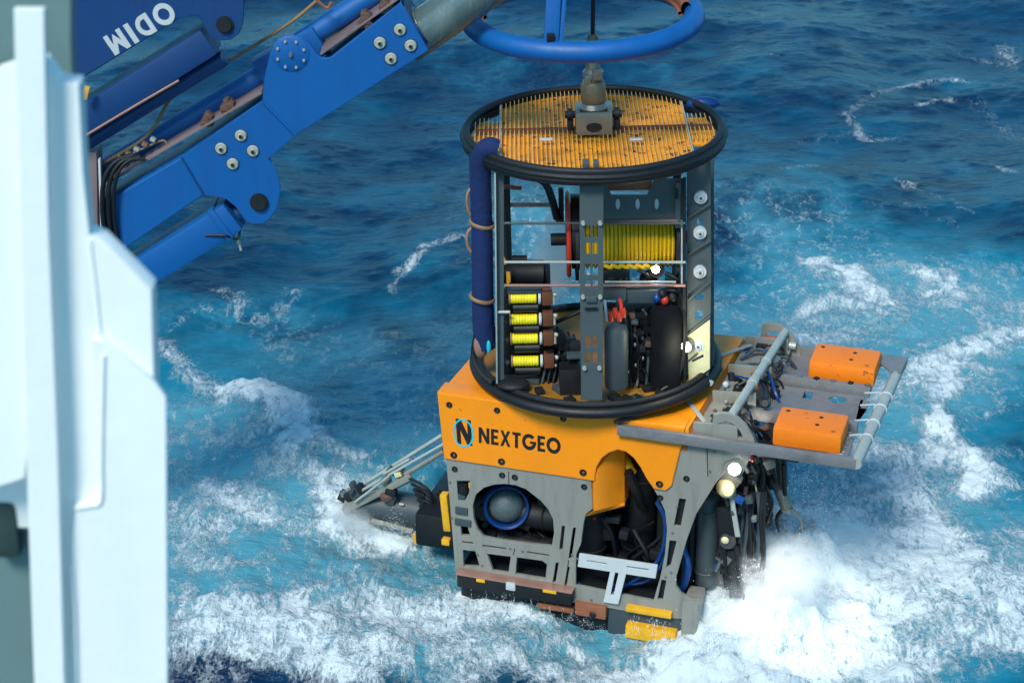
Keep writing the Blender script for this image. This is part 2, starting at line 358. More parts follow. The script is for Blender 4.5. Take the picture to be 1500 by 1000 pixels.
    # keep the long waves low right under the vehicle
    co = np.empty((nx * ny, 3), np.float32); co[:, 0] = X.ravel(); co[:, 1] = Y.ravel(); co[:, 2] = z.ravel()
    me = bpy.data.meshes.new('sea'); me.vertices.add(nx * ny); me.vertices.foreach_set('co', co.ravel())
    idx = np.arange(nx * ny).reshape(nx, ny); q = np.stack([idx[:-1, :-1], idx[1:, :-1], idx[1:, 1:], idx[:-1, 1:]], -1).reshape(-1, 4)
    me.loops.add(q.size); me.loops.foreach_set('vertex_index', q.ravel().astype(np.int32))
    me.polygons.add(len(q)); me.polygons.foreach_set('loop_start', np.arange(0, q.size, 4, dtype=np.int32)); me.polygons.foreach_set('loop_total', np.full(len(q), 4, np.int32))
    me.update(); me.polygons.foreach_set('use_smooth', np.ones(len(q), bool))
    for nm, A in (('whitewater', foam), ('aerated', aer), ('milky', milk)):
        at = me.attributes.new(nm, 'FLOAT', 'POINT'); at.data.foreach_set('value', A.ravel().astype(np.float32))
    me.materials.append(sea_mat())
    o = link(bpy.data.objects.new('sea', me)); o['kind'] = 'structure'
    o['label'] = 'deep blue sea churned into turquoise and white foam round the vehicle'
    return (lambda x, y: float(samp(H, np.array([x]), np.array([y]))[0]))

def sea_mat():
    m, nt, b = nodes_of('sea_water'); L = nt.links.new
    tc = N(nt, 'ShaderNodeTexCoord')
    def mapping(sx, sy, rz=0, loc=(0, 0, 0)):
        q = N(nt, 'ShaderNodeMapping'); q.inputs['Scale'].default_value = (sx, sy, 1); q.inputs['Rotation'].default_value = (0, 0, rz); q.inputs['Location'].default_value = loc
        L(tc.outputs['Object'], q.inputs[0]); return q.outputs[0]
    def noise(v, s, d, r, dist=0.0):
        q = N(nt, 'ShaderNodeTexNoise', Scale=s, Detail=d, Roughness=r, Distortion=dist); L(v, q.inputs['Vector']); return q.outputs[0]
    def math_(op, a, bb, clamp=False):
        q = N(nt, 'ShaderNodeMath', operation=op); q.use_clamp = clamp
        for i, v in enumerate((a, bb)):
            if v is None: continue
            if isinstance(v, (int, float)): q.inputs[i].default_value = v
            else: L(v, q.inputs[i])
        return q.outputs[0]
    def sstep(v, a, bb):
        q = N(nt, 'ShaderNodeMapRange', interpolation_type='SMOOTHSTEP'); q.inputs[1].default_value = a; q.inputs[2].default_value = bb; L(v, q.inputs[0]); return q.outputs[0]
    def attr(n): q = N(nt, 'ShaderNodeAttribute', attribute_name=n); return q.outputs['Fac']
    fo, ae, mi = attr('whitewater'), attr('aerated'), attr('milky')
    v1 = mapping(1, 1); v2 = mapping(1.0, 0.42, R(-35)); v3 = mapping(1, .6, R(25), (4, 3, 1))
    big = noise(v1, 0.9, 4, 0.6, 0.6); mid = noise(v2, 2.6, 9, 0.68, 1.0); fin = noise(v2, 9.0, 8, 0.72, 0.6); fin2 = noise(v3, 34.0, 5, 0.7, 0.3)
    def ridge(x, k): return math_('SUBTRACT', 1.0, math_('MULTIPLY', math_('ABSOLUTE', math_('SUBTRACT', x, 0.5), None), k), True)
    rm = ridge(noise(v2, 3.4, 7, 0.6, 1.4), 5.0); rf = ridge(noise(v2, 10.0, 5, 0.6, 1.0), 4.5)
    nmix = math_('ADD', math_('ADD', math_('MULTIPLY', mid, 0.40), math_('MULTIPLY', rm, 0.13)), math_('ADD', math_('MULTIPLY', rf, 0.13), math_('MULTIPLY', fin2, 0.28)))
    # white foam
    f = math_('ADD', fo, math_('MULTIPLY', math_('SUBTRACT', nmix, 0.5), 3.6))
    gate = sstep(fo, 0.04, 0.3)
    mask = math_('MULTIPLY', sstep(f, 0.42, 1.15), gate, True)
    # lace: thin foam lines where foam or milk is present
    vo = N(nt, 'ShaderNodeTexVoronoi', feature='DISTANCE_TO_EDGE', Scale=2.6); 
    wv = N(nt, 'ShaderNodeVectorMath', operation='ADD'); nz = N(nt, 'ShaderNodeTexNoise', Scale=2.2, Detail=5.0, Roughness=0.65); L(v1, nz.inputs['Vector'])
    sc_ = N(nt, 'ShaderNodeVectorMath', operation='SCALE'); sc_.inputs['Scale'].default_value = 1.1; L(nz.outputs['Color'], sc_.inputs[0])
    L(v2, wv.inputs[0]); L(sc_.outputs[0], wv.inputs[1]); L(wv.outputs[0], vo.inputs['Vector'])
    lace = math_('SUBTRACT', 1.0, sstep(vo.outputs['Distance'], 0.0, 0.10))
    lace = math_('MULTIPLY', math_('MULTIPLY', lace, sstep(fin, 0.42, 0.62)), sstep(math_('MAXIMUM', fo, math_('MULTIPLY', mi, 0.8)), 0.10, 0.6), True)
    mask = math_('MAXIMUM', mask, math_('MULTIPLY', lace, 0.75))
    # milky bubble clouds, plus pale sky reflection painted on the upper sea
    mk = sstep(math_('ADD', mi, math_('MULTIPLY', math_('SUBTRACT', math_('ADD', math_('MULTIPLY', big, 0.6), math_('MULTIPLY', mid, 0.4)), 0.5), 1.7)), 0.15, 1.05)
    mk = math_('MULTIPLY', mk, sstep(mi, 0.02, 0.3), True)
    ar = sstep(math_('ADD', ae, math_('MULTIPLY', math_('SUBTRACT', big, 0.5), 1.2)), 0.05, 1.1)
    def mix(fac, c1, c2):
        q = N(nt, 'ShaderNodeMix', data_type='RGBA'); L(fac, q.inputs[0])
        for i, c in ((6, c1), (7, c2)):
            if isinstance(c, tuple): q.inputs[i].default_value = (*c, 1)
            else: L(c, q.inputs[i])
        return q.outputs[2]
    deep = mix(sstep(big, 0.3, 0.7), SEA_DEEP1, SEA_DEEP2)
    c = mix(ar, deep, SEA_TURQ); c = mix(mk, c, SEA_MILK); c = mix(mask, c, SEA_FOAM)
    L(c, b.inputs['Base Color'])
    rg = N(nt, 'ShaderNodeMapRange'); rg.inputs[3].default_value = 0.22; rg.inputs[4].default_value = 0.85; L(mask, rg.inputs[0]); L(rg.outputs[0], b.inputs['Roughness'])
    b.inputs['IOR'].default_value = 1.33
    # relief: ripples and foam thickness
    rip = math_('ADD', math_('MULTIPLY', noise(mapping(1.0, 2.2, R(12)), 3.2, 6, 0.62, 0.4), 1.0), math_('MULTIPLY', noise(mapping(1, 1.7, R(-20)), 11.0, 4, 0.6, 0.2), 0.3))
    hgt = math_('ADD', math_('MULTIPLY', rip, 0.042), math_('MULTIPLY', math_('MULTIPLY', mask, nmix), 0.035))
    bp = N(nt, 'ShaderNodeBump', Strength=0.9, Distance=1.0); L(hgt, bp.inputs['Height']); L(bp.outputs[0], b.inputs['Normal'])
    return m
SEA_DEEP1 = (0.0002, 0.014, 0.048); SEA_DEEP2 = (0.0005, 0.044, 0.102); SEA_TURQ = (0.0006, 0.17, 0.27); SEA_MILK = (0.075, 0.29, 0.375); SEA_FOAM = (0.62, 0.70, 0.73)
STROKES_FOAM = [ ([(250, 840), (420, 860), (560, 870), (680, 880)], .35, .34), ([(250, 740), (420, 800), (520, 820)], .5, .36), ([(640, 985), (760, 990), (880, 975)], .3, .3), ([(250, 930), (400, 950), (520, 975)], .3, .42), ([(1330, 300), (1400, 330)], .2, .3), ([(1180, 200), (1260, 180)], .3, .26), ([(1100, 20), (1240, 30)], .3, .2), ([(260, 960), (330, 990), (420, 1000)], .3, .6), ([(420, 900), (520, 900), (640, 925)], .3, .5), ([(1210, 400), (1300, 430), (1420, 430), (1500, 440)], .5, .42), ([(1120, 500), (1200, 470), (1300, 500)], .5, .45), ([(1300, 610), (1360, 560), (1440, 520)], .35, .5), ([(1260, 760), (1400, 840)], .6, .45), ([(1150, 640), (1250, 680)], .4, .45), ([(1100, 900), (1250, 880), (1340, 860)], .5, .7), ([(1440, 690), (1500, 700)], .2, .4), ([(250, 740), (340, 790)], .3, .4), ([(660, 865), (760, 885), (850, 905)], .12, .45),

 ([(250, 495), (275, 535), (320, 565), (360, 590)], .16, .8, .3), ([(360, 590), (410, 625), (440, 650)], .36, 1.0, .42), ([(440, 655), (500, 682), (545, 695)], .26, .85, .15),
 ([(400, 590), (425, 600), (445, 635)], .2, .6), ([(245, 600), (270, 600)], .25, .5), ([(280, 440), (285, 450), (250, 475)], .12, .45), ([(310, 420), (325, 450), (375, 455), (400, 430)], .13, .5),
 ([(380, 485), (440, 510), (510, 515)], .14, .42), ([(585, 390), (600, 365), (650, 350)], .16, .62), ([(580, 395), (570, 420)], .1, .45), ([(575, 480), (595, 495)], .12, .4),
 ([(250, 640), (330, 650), (360, 660)], .3, .55), ([(420, 690), (480, 715), (520, 735)], .25, .6), ([(250, 680), (300, 700), (400, 750)], .3, .5), ([(250, 800), (320, 850)], .3, .45),
 ([(330, 720), (420, 770), (480, 775)], .25, .5),
 ([(250, 990), (330, 960), (420, 985), (520, 1010)], .5, .7), ([(250, 900), (330, 930), (430, 930)], .3, .55), ([(430, 920), (560, 905), (700, 900)], .35, .55), ([(560, 930), (650, 950), (760, 955)], .3, .6), ([(640, 880), (760, 905), (880, 940)], .3, .6),
 ([(520, 960), (640, 980), (760, 985), (900, 985)], .25, .45), ([(700, 1010), (900, 1000)], .3, .4), ([(560, 840), (640, 850)], .15, .35),
 ([(500, 760), (560, 790), (640, 800)], .25, .55), ([(500, 720), (515, 760), (560, 785)], .25, .9), ([(640, 690), (645, 700)], .1, .4), ([(590, 690), (640, 690)], .2, .55), ([(600, 660), (640, 650)], .2, .45),
 # right side
 ([(1145, 240), (1190, 238)], .16, .62), ([(1120, 90), (1135, 92)], .1, .55), ([(1240, 160), (1290, 125), (1320, 110)], .14, .42), ([(1330, 110), (1370, 105), (1410, 112)], .16, .62), ([(1365, 145), (1395, 135)], .12, .6), ([(1460, 55), (1475, 80)], .2, .55),
 ([(1255, 165), (1270, 185), (1320, 185)], .14, .4), ([(1330, 260), (1350, 272)], .14, .5), ([(1460, 232), (1485, 245)], .1, .45), ([(1400, 60), (1500, 100)], .2, .28), ([(1440, 140), (1500, 190)], .25, .34), ([(1180, 290), (1290, 300)], .1, .3), ([(1300, 255), (1430, 310)], .12, .34),
 ([(1185, 375), (1220, 385), (1245, 405)], .14, .45), ([(1205, 380), (1270, 430), (1320, 470)], .25, .66, .4), ([(1290, 385), (1340, 395), (1390, 420)], .3, .62), ([(1380, 400), (1430, 390), (1500, 395)], .35, .5), ([(1160, 455), (1230, 445), (1280, 460)], .25, .6),
 ([(1170, 490), (1250, 500)], .4, .55), ([(1400, 450), (1500, 480)], .5, .45), ([(1500, 500), (1430, 530), (1380, 590)], .4, .78), ([(1450, 560), (1420, 600), (1395, 650)], .2, .85), ([(1480, 560), (1490, 600)], .2, .5),
 ([(1380, 650), (1425, 700), (1440, 745)], .28, .95), ([(1385, 690), (1340, 720), (1360, 760), (1390, 800)], .3, .85), ([(1270, 690), (1340, 690)], .35, .62), ([(1430, 740), (1490, 740)], .18, .6), ([(1200, 720), (1300, 740)], .3, .6),
 ([(1370, 820), (1440, 850), (1500, 870)], .5, .75), ([(1230, 830), (1270, 880), (1280, 900)], .4, .8), ([(1290, 900), (1380, 900), (1500, 920)], .5, .75), ([(1100, 960), (1200, 980), (1300, 970)], .4, .85), ([(1340, 980), (1420, 950), (1500, 960)], .4, .7), ([(1180, 930), (1260, 950)], .4, .6),
 ([(1230, 770), (1260, 820)], .3, .6), ([(1430, 800), (1500, 800)], .3, .5), ([(1460, 640), (1500, 630)], .15, .55),
 # splash base
 ([(1060, 930), (1110, 860), (1150, 800)], .8, 1.25, .5), ([(1030, 960), (1130, 930), (1200, 880)], .6, 1.2), ([(1150, 780), (1220, 830)], .6, 1.1),
 ([(980, 975), (1040, 985)], .35, .9), ([(900, 950), (1000, 965)], .15, .6), ([(700, 880), (860, 915)], .14, .4),
]
STROKES_AER = [ ([(1350, 560), (1430, 640), (1330, 620)], .7, .6), ([(1450, 760), (1320, 780)], .6, .6), ([(1200, 420), (1500, 420)], .8, .5), ([(260, 560), (300, 640)], .6, .5), ([(250, 560), (380, 520), (560, 620)], 1.6, .45), ([(1150, 420), (1300, 360), (1500, 380)], 1.5, .5), ([(1250, 600), (1400, 640)], 1.0, .8), ([(1100, 700), (1500, 900)], 1.8, .6), ([(300, 880), (640, 930)], 1.2, .5), ([(100, 100), (700, 500)], 3.0, .14), ([(1000, 100), (1500, 300)], 3.0, .14),

 ([(270, 470), (300, 540)], 1.0, .45), ([(500, 560), (600, 600)], 1.2, .35), ([(260, 600), (330, 660), (460, 730)], 1.1, .75), ([(300, 760), (500, 830), (650, 860)], 1.3, .55), ([(560, 700), (640, 640)], .8, .5),
 ([(640, 960), (860, 980), (1000, 1000)], .5, .55), ([(300, 950), (500, 960)], .5, .3), ([(1220, 420), (1400, 440), (1500, 430)], 1.4, .75), ([(1320, 560), (1400, 560), (1460, 590)], .9, .95), ([(1300, 500), (1380, 520)], 1.2, .8),
 ([(1250, 760), (1330, 760)], .7, .7), ([(1150, 700), (1260, 700)], .8, .6), ([(1200, 860), (1320, 870)], .8, .8), ([(1350, 990), (1440, 980)], .5, .85), ([(1430, 770), (1500, 760)], .6, .5), ([(600, 400), (560, 430)], 1.0, .25), ([(1300, 830), (1400, 840)], .6, .6),
 ([(1150, 240), (1200, 330)], 1.0, .25), ([(1300, 150), (1400, 110)], .9, .2)]
STROKES_MILK_SHEEN = [ ([(250, 830), (400, 850), (640, 870)], .8, .8), ([(250, 640), (300, 700), (420, 730)], .7, .6), ([(250, 720), (420, 760), (640, 830)], .9, .75), ([(250, 860), (450, 900), (650, 890), (860, 925)], .6, .9), ([(660, 870), (860, 905)], .3, .9), ([(1150, 560), (1330, 480), (1420, 430)], .9, .7), ([(1350, 620), (1420, 540), (1500, 500)], .6, .8), ([(1250, 720), (1400, 760), (1500, 850)], .8, .7), ([(400, 560), (640, 560)], 1.2, .2), ([(1150, 330), (1250, 420)], .9, .35), ([(700, 130), (1050, 330)], 2.2, .12),  # wide faint last stroke paints pale sky reflection into the water colour

 ([(250, 690), (330, 640), (440, 680)], .8, .55), ([(260, 780), (420, 880), (600, 880)], .9, .8), ([(420, 780), (560, 810), (640, 830)], .7, .65), ([(250, 960), (600, 950), (900, 940)], .45, .6), ([(600, 880), (800, 920)], .5, .7),
 ([(580, 640), (640, 610)], .6, .5), ([(1100, 480), (1250, 480), (1340, 540)], 1.1, .8), ([(1300, 430), (1450, 450)], 1.1, .55), ([(1480, 480), (1400, 600)], .7, .6), ([(1200, 700), (1340, 700)], .7, .7),
 ([(1230, 800), (1330, 900), (1480, 900)], .8, .7), ([(1100, 900), (1200, 850)], 1.2, 1.0), ([(1100, 980), (1300, 980)], .5, .8), ([(700, 60), (820, 100), (1060, 120)], 2.0, .10), ([(640, 260), (1120, 300)], 1.8, .12), ([(790, 340), (830, 480)], 1.2, .5),  # wide faint strokes here paint the sky's sheen on the upper sea
 ([(280, 450), (400, 460)], .6, .25), ([(500, 500), (640, 560)], 1.0, .22), ([(500, 750), (560, 780)], .6, .8)]
STROKES_DIP = [([(870, 915), (985, 940)], .6, 1.0), ([(530, 800), (640, 805)], .5, .8)]
STROKES_LIFT = [([(360, 590), (440, 650), (540, 690)], .5, .18), ([(1380, 600), (1440, 740)], .35, .16), ([(1100, 860), (1160, 810)], .7, .55), ([(1060, 930), (1120, 920)], .5, .35), ([(1200, 400), (1320, 480)], .6, .15), ([(250, 960), (500, 960)], .5, .12)]
sea_h = sea()

# ------------------------------------------------------------------ white ship frame, close to the camera
t = thing('ship_column', 'white painted steel column of the ship standing at the left edge', 'column', Matrix.Translation((-1.4, 6.1, 0)))
SF = Frame(t.matrix_world)
YC = 0.0
plate_y('front_flange', SF, [(20, 14), (64, 14), (66, 95), (71, 330), (84, 650), (94, 1000), (98, 1100), (190, 3200), (130, 3200), (50, 1000), (40, 720), (30, 330), (22, 100)], [], -0.10, 0.035, M['ship'], t, bev=0.004)
plate_y('web_plate', SF, [(30, 85), (66, 92), (85, 120), (115, 124), (122, 250), (131, 345), (150, 353), (222, 425), (226, 552), (229, 1100), (240, 3200), (140, 3200), (60, 1000), (45, 500)], [], 0.0, 0.10, M['ship'], t, bev=0.006)
plate_y('gusset_plate', SF, [(134, 498), (150, 498), (168, 512), (226, 560), (243, 581), (246, 1100), (262, 3200), (160, 3200), (104, 800), (112, 738), (146, 735)], [], -0.03, 0.026, M['ship'], t, bev=0.004)
plate_y('side_plate', SF, [(-60, 150), (0, 98), (24, 90), (36, 330), (44, 620), (36, 700), (20, 706), (0, 712), (-60, 720)], [], 0.03, 0.03, M['ship'], t, bev=0.004)
b = MB(); pts = [SF.y(px, py, -0.035) for px, py in [(152, 520), (150, 600), (149, 680), (148, 733), (130, 741), (110, 744)]]; b.path(pts, 0.006, 6); b.done('weld_seam', M['ship'], t)
b = MB(); pts = [SF.y(px, py, -0.035) for px, py in [(105, 830), (110, 900), (112, 1000)]]; b.path(pts, 0.006, 6); b.done('weld_seam', M['ship'], t)
b = MB(); pts = [SF.y(px, py, -0.003) for px, py in [(132, 352), (140, 420), (148, 500)]]; b.path(pts, 0.005, 6); b.done('weld_seam', M['ship'], t)
b = MB(); a = SF.y(-70, -80, .35); c = SF.y(106, 122, .35); d = SF.y(60, 1100, .35)
plate_y('backing_wall', SF, [(-400, -500), (104, -500), (104, 60), (107, 124), (60, 140), (56, 1000), (150, 3200), (-400, 3200)], [], 0.25, 0.08, M['shipgrey'], t, bev=0.004)
b.box(SF.y(10, 640, .2), (.2, .05, .7), None, .01); b.done('stiffener', M['ship'], t)
b = MB(); b.box(SF.y(8, 770, .2), (.11, .09, .23), None, .035); b.done('dark_fender', M['fender'], t)

# ------------------------------------------------------------------ blue crane
YB = 17.5
t = thing('ship_crane', 'blue painted knuckle crane boom with bolted joints reaching over the sea', 'crane', Matrix.Translation((-4.5, YB, 3.0)))
K = Frame(t.matrix_world)
def cz(px, py, y=0.0): return K.y(px, py, y)
# lower boom: box girder of three plated lengths
boom = plate_y('lower_boom', K, [(-120, 455), (167, 288), (267, 230), (384, 149), (398, 110), (456, 100), (483, 86), (586, 5), (627, 74), (433, 198), (298, 286), (176, 369), (-120, 556)], [], 0.0, 0.48, M['blue'], t, bev=0.012)
plate_y('joint_plate', K, [(266, 230), (384, 148), (433, 198), (393, 233), (404, 246), (411, 275), (407, 302), (396, 320), (384, 328), (370, 328), (359, 323), (345, 303), (330, 291), (318, 288), (299, 287)], [], -0.02, 0.02, M['blue'], boom, bev=0.006)
plate_y('joint_plate', K, [(384, 148), (388, 112), (396, 78), (403, 66), (413, 56), (427, 52), (441, 55), (452, 63), (462, 78), (472, 86), (484, 85), (587, 4), (628, 74), (433, 198)], [], -0.035, 0.035, M['blue'], boom, bev=0.006)
b = MB(); b.path([cz(384, 148, -.04), cz(433, 198, -.04)], .012, 8); b.done('weld_seam', M['blue'], boom)
b = MB(); b.path([cz(266, 231, -.025), cz(299, 286, -.025)], .01, 8); b.done('weld_seam', M['blue2'], boom)
# lugs of the joint behind and the pin through them
plate_y('cylinder_lug', K, [(330, 288), (345, 230), (395, 232), (411, 275), (407, 302), (396, 320), (384, 328), (370, 328), (359, 323), (345, 303)], [], 0.34, 0.05, M['blue'], boom, bev=0.005)
c = cz(379, 297, -0.05); b = MB(); b.tube(c, c + Vector((0, .5, 0)), .082, None, 24); b.tube(c + Vector((0, -.015, 0)), c, .07, None, 24); b.done('hinge_pin', M['dark'], boom)
c = cz(426, 80, -0.05); b = MB(); b.lathe([(0, 0), (.14, 0), (.165, .012), (.165, .05)], axis_mat(c, (0, 1, 0)) , 32); b.done('hinge_cover', M['blue'], boom)
b0 = None
for k in range(8):
    a = R(k * 45 + 20); p = c + Vector((.125 * math.cos(a), -.006, .125 * math.sin(a)))
    if b0 is None: b = MB(); b.lathe([(0, -.012), (.012, -.012), (.014, 0), (.014, .01)], axis_mat((0, 0, 0), (0, 1, 0)), 6); b0 = b.done('cap_bolt', M['bolt'], boom); b0.location = p
    else: dup(b0, p)
b = MB(); b.lathe([(0, -.03), (.016, -.03), (.02, 0)], axis_mat(c, (0, 1, 0)), 10); b.done('grease_nipple', M['steel'], boom)
b0 = None
for px, py in [(586, 43.7), (556.6, 63), (601.6, 67), (572.8, 86), (353, 198.6), (324, 217.5), (370.6, 221), (341, 240)]:
    p = cz(px, py, -0.02 if px < 400 else -.035)
    if b0 is None:
        b = MB(); b.lathe([(0, -.03), (.02, -.034), (.024, -.022), (.046, -.022), (.054, -.012), (.056, .0)], axis_mat((0, 0, 0), (0, 1, 0)), 20)
        b0 = b.done('boom_bolt', M['bolt'], boom); b0.location = p
        b = MB(); b.lathe([(0, -.045), (.016, -.045), (.017, -.02)], axis_mat((0, 0, 0), (0, 1, 0)), 6); b.done('bolt_head', M['dark'], b0)
        # dark blue ring put in as the shadow of the bolt recess
        b = MB(); b.ring(.058, .006, axis_mat((0, 0, 0), (0, 1, 0)), 20, 6); b.done('recess_shadow', M['blue2'], b0)
    else: dup(b0, p)
# mauve top flange, strip seen above the side plate
for k, (p, q) in enumerate([((60, 330), (384, 140)), ((470, 84), (590, -2))]):
    b = MB(); a = cz(*p, .02); c = cz(*q, .02); b.beam(a + Vector((0, .23, .03)), c + Vector((0, .23, .03)), .50, .02, (0, 0, 1), .004); b.done('top_flange', M['strip'], boom)
# rusty clamps in pairs
for px, py in [(305, 178), (334, 158), (536, 30), (567, 12)]:
    b = MB(); c = cz(px, py, .08)
    for j in range(9):
        o_ = Vector((random.uniform(-.035, .035), random.uniform(-.03, .05), random.uniform(-.03, .06)))
        b.box(c + o_, (random.uniform(.05, .08), .09, random.uniform(.04, .07)), Matrix.Rotation(random.uniform(-.6, .6), 4, 'Y'), .005)
    b.tube(c + Vector((0, 0, -.05)), c + Vector((0, 0, .1)), .016); b.done('pipe_clamp', M['clamp'], boom)
# blue upper tube (hydraulic line tube) above the girder
b = MB(); b.tube(cz(100, 280, .35), cz(392, 105, .35), .095, None, 24); b.tube(cz(440, 62, .35), cz(590, -35, .35), .10, None, 24); b.done('upper_cylinder', M['blue'], t)
b = MB(); b.beam(cz(380, 105, .3), cz(470, 55, .3), .26, .2, (0, 1, 0), .02); b.done('cylinder_saddle', M['blue'], t)
# lower hydraulic cylinder
h = MB(); h.beam(cz(40, 498, .2), cz(345, 308, .2), .30, .36, (0, 1, 0), .03); h.beam(cz(322, 322, .2), cz(331, 316.5, .2), .33, .39, (0, 1, 0), .01)
cyl = h.done('hydraulic_cylinder', M['blue'], t)
b = MB(); b.tube(cz(335, 320, .22), cz(379, 297, .22), .10, .09, 24); b.done('rod_eye', M['blue2'], cyl)
b = MB(); c = cz(349, 352, .1); b.tube(c, c + Vector((.02, 0, -.1)), .012); b.tube(c + Vector((-.05, 0, .06)), c, .01); b.ball(c + Vector((0, 0, -.02)), .022); b.done('drain_fitting', M['bolt'], cyl)
b = MB(); b.path([cz(300, 345, .02), cz(330, 345, .0), cz(348, 350, .05), cz(352, 330, .1)], .012, 6); b.done('hose', M['black'], cyl)
# tan pipe and small hoses on top
b = MB(); b.path([cz(140, 245, .1), cz(167, 230, .1), cz(208, 205, .1), cz(230, 180, .15), cz(249, 146, .2), cz(290, 112, .2), cz(321, 97, .2), cz(379, 63, .2), cz(430, 30, .2), cz(475, -8, .2)], .016, 8); b.done('pipe', M['rope'], t)
b = MB(); b.path([cz(170, 236, .05), cz(200, 222, .05), cz(222, 212, .1), cz(240, 206, .1), cz(245, 216, .1), cz(236, 224, .1)], .010, 6); b.done('pipe', M['rope'], t)
b = MB(); b.path([cz(460, -5, .1), cz(470, 6, .1), cz(480, 12, .1), cz(486, 3, .1)], .014, 6); b.done('pipe', M['rust'], t)
for k in range(5):
    b = MB(); c = cz(176 + 12 * k, 232 - 7 * k, .06); b.box(c, (.05, .06, .035), Matrix.Rotation(.5, 4, 'Y'), .006); b.done('pipe_coupling', M['rope' if k % 2 else 'bolt'], t)
for k, (r_, dx) in enumerate([(.022, 0), (.022, 9), (.018, 17)]):
    b = MB(); b.path([cz(196 + dx, 226 + dx * .4, -.02), cz(170 + dx, 236, -.06), cz(153 + dx, 262, -.08), cz(150 + dx, 310, -.06), cz(158 + dx, 380, -.03), cz(162 + dx, 460, -.02)], r_, 8); b.done('hose', M['black'], t)
b = MB(); b.beam(cz(136, 215, .1), cz(140, 420, .1), .12, .3, (0, 1, 0), .01); b.done('bracket', M['strip'], t)
b = MB(); b.beam(cz(146, 232, -.02), cz(150, 352, -.02), .02, .06, (0, 1, 0), .003); b.done('bracket_edge', M['white'], t)
# upper dark-blue girder carrying the maker's lettering
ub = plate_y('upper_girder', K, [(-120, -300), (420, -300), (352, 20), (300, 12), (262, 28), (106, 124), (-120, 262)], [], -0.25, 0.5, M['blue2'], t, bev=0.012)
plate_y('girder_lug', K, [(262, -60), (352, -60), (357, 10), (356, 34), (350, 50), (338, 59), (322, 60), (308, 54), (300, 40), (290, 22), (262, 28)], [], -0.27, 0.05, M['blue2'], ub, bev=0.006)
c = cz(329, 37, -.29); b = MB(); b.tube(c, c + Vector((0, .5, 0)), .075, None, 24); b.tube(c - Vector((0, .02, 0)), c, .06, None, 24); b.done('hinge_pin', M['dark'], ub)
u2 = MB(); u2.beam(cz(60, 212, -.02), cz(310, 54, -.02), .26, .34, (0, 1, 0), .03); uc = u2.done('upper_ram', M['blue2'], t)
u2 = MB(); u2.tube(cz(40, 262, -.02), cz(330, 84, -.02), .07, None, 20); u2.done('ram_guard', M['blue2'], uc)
u2 = MB(); u2.path([cz(100, 214, -.2), cz(190, 160, -.2), cz(262, 118, -.2)], .012, 6); u2.done('pipe', M['pinkmetal'], uc)
b = MB(); b.box(cz(126, 136, -.3), (.05, .05, .12), Matrix.Rotation(.3, 4, 'Y'), .01); b.done('warning_tag', M['yblock'], ub)
a = cz(243, 1, -.27); c2 = cz(150, 56, -.27)
lettering('ODIM', K, (a.x, a.z), (c2.x, c2.z), 0.19, -0.256, 0.006, M['white'], ub, gap=.22)
# grey telescopic arm going up to the docking head
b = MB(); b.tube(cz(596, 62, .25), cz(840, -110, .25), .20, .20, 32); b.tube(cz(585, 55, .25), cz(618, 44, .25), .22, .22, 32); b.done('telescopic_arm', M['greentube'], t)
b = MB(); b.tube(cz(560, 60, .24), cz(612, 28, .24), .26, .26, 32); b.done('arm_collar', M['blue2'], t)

# ------------------------------------------------------------------ docking ring under the crane head
t = thing('docking_ring', 'blue tubular docking ring with rusty inner lining hanging above the round cage', 'docking ring', Matrix.Translation((.65, 18.42, 5.83)) @ Matrix.Rotation(R(-1.2), 4, 'Y') @ Matrix.Rotation(R(2.0), 4, 'X'))
b = MB(); b.ring(1.035, .098, None, 96, 20); b.done('ring_tube', M['blue'], t)
b = MB(); b.ring(.955, .05, Matrix.Translation((0, 0, .06)), 72, 10, -4, 184, 1.5); b.done('rubber_lining', M['rust'], t)
b = MB(); b.ring(.90, .02, Matrix.Translation((0, 0, .01)), 72, 8, -2, 182); b.done('lining_edge', M['rust'], t)
for a, nm in ((252, 's'), (28, 's'), (150, 's')):
    c = Vector((1.0 * math.cos(R(a)), 1.0 * math.sin(R(a)), .05)); top = Vector((c.x * .72, c.y * .72, 1.1))
    b = MB(); b.beam(c, top, .13, .10, (0, 1, 0), .01); s_ = b.done('strut', M['blue'], t)
    b = MB(); b.beam(c + Vector((.09, 0, .02)), top + Vector((.1, 0, 0)), .035, .16, (0, 1, 0), .004); b.done('strut_rib', M['blue'], s_)
    b = MB(); b.box(c + Vector((0, -.06, .08)), (.07, .02, .09), None, .01); b.done('rubber_pad', M['black'], s_)
b = MB(); b.ring(.62, .10, Matrix.Translation((0, 0, 1.15)), 48, 12); b.done('upper_ring', M['blue'], t)
for k in range(2):
    b = MB(); b.path([(.22 + .11 * k, -.05, .9), (.23 + .11 * k, -.05, .55), (.22 + .12 * k, -.05, .25)], .035, 10, rv=(.8, 1.1)); b.ball((.22 + .12 * k, -.05, .25), .042, (1, 1, 1.5)); b.done('guide_pin', M['dark'], t)
b = MB(); b.tube((.098, 0, -.62), (.098, 0, 3.2), .020, None, 10); props(b.done('lift_umbilical', M['black'], None), 'thin black armoured lift cable running down into the swivel of the cage', 'cable')
sc.objects['lift_umbilical'].matrix_world = Matrix.Translation((.65, 18.42, 5.83))

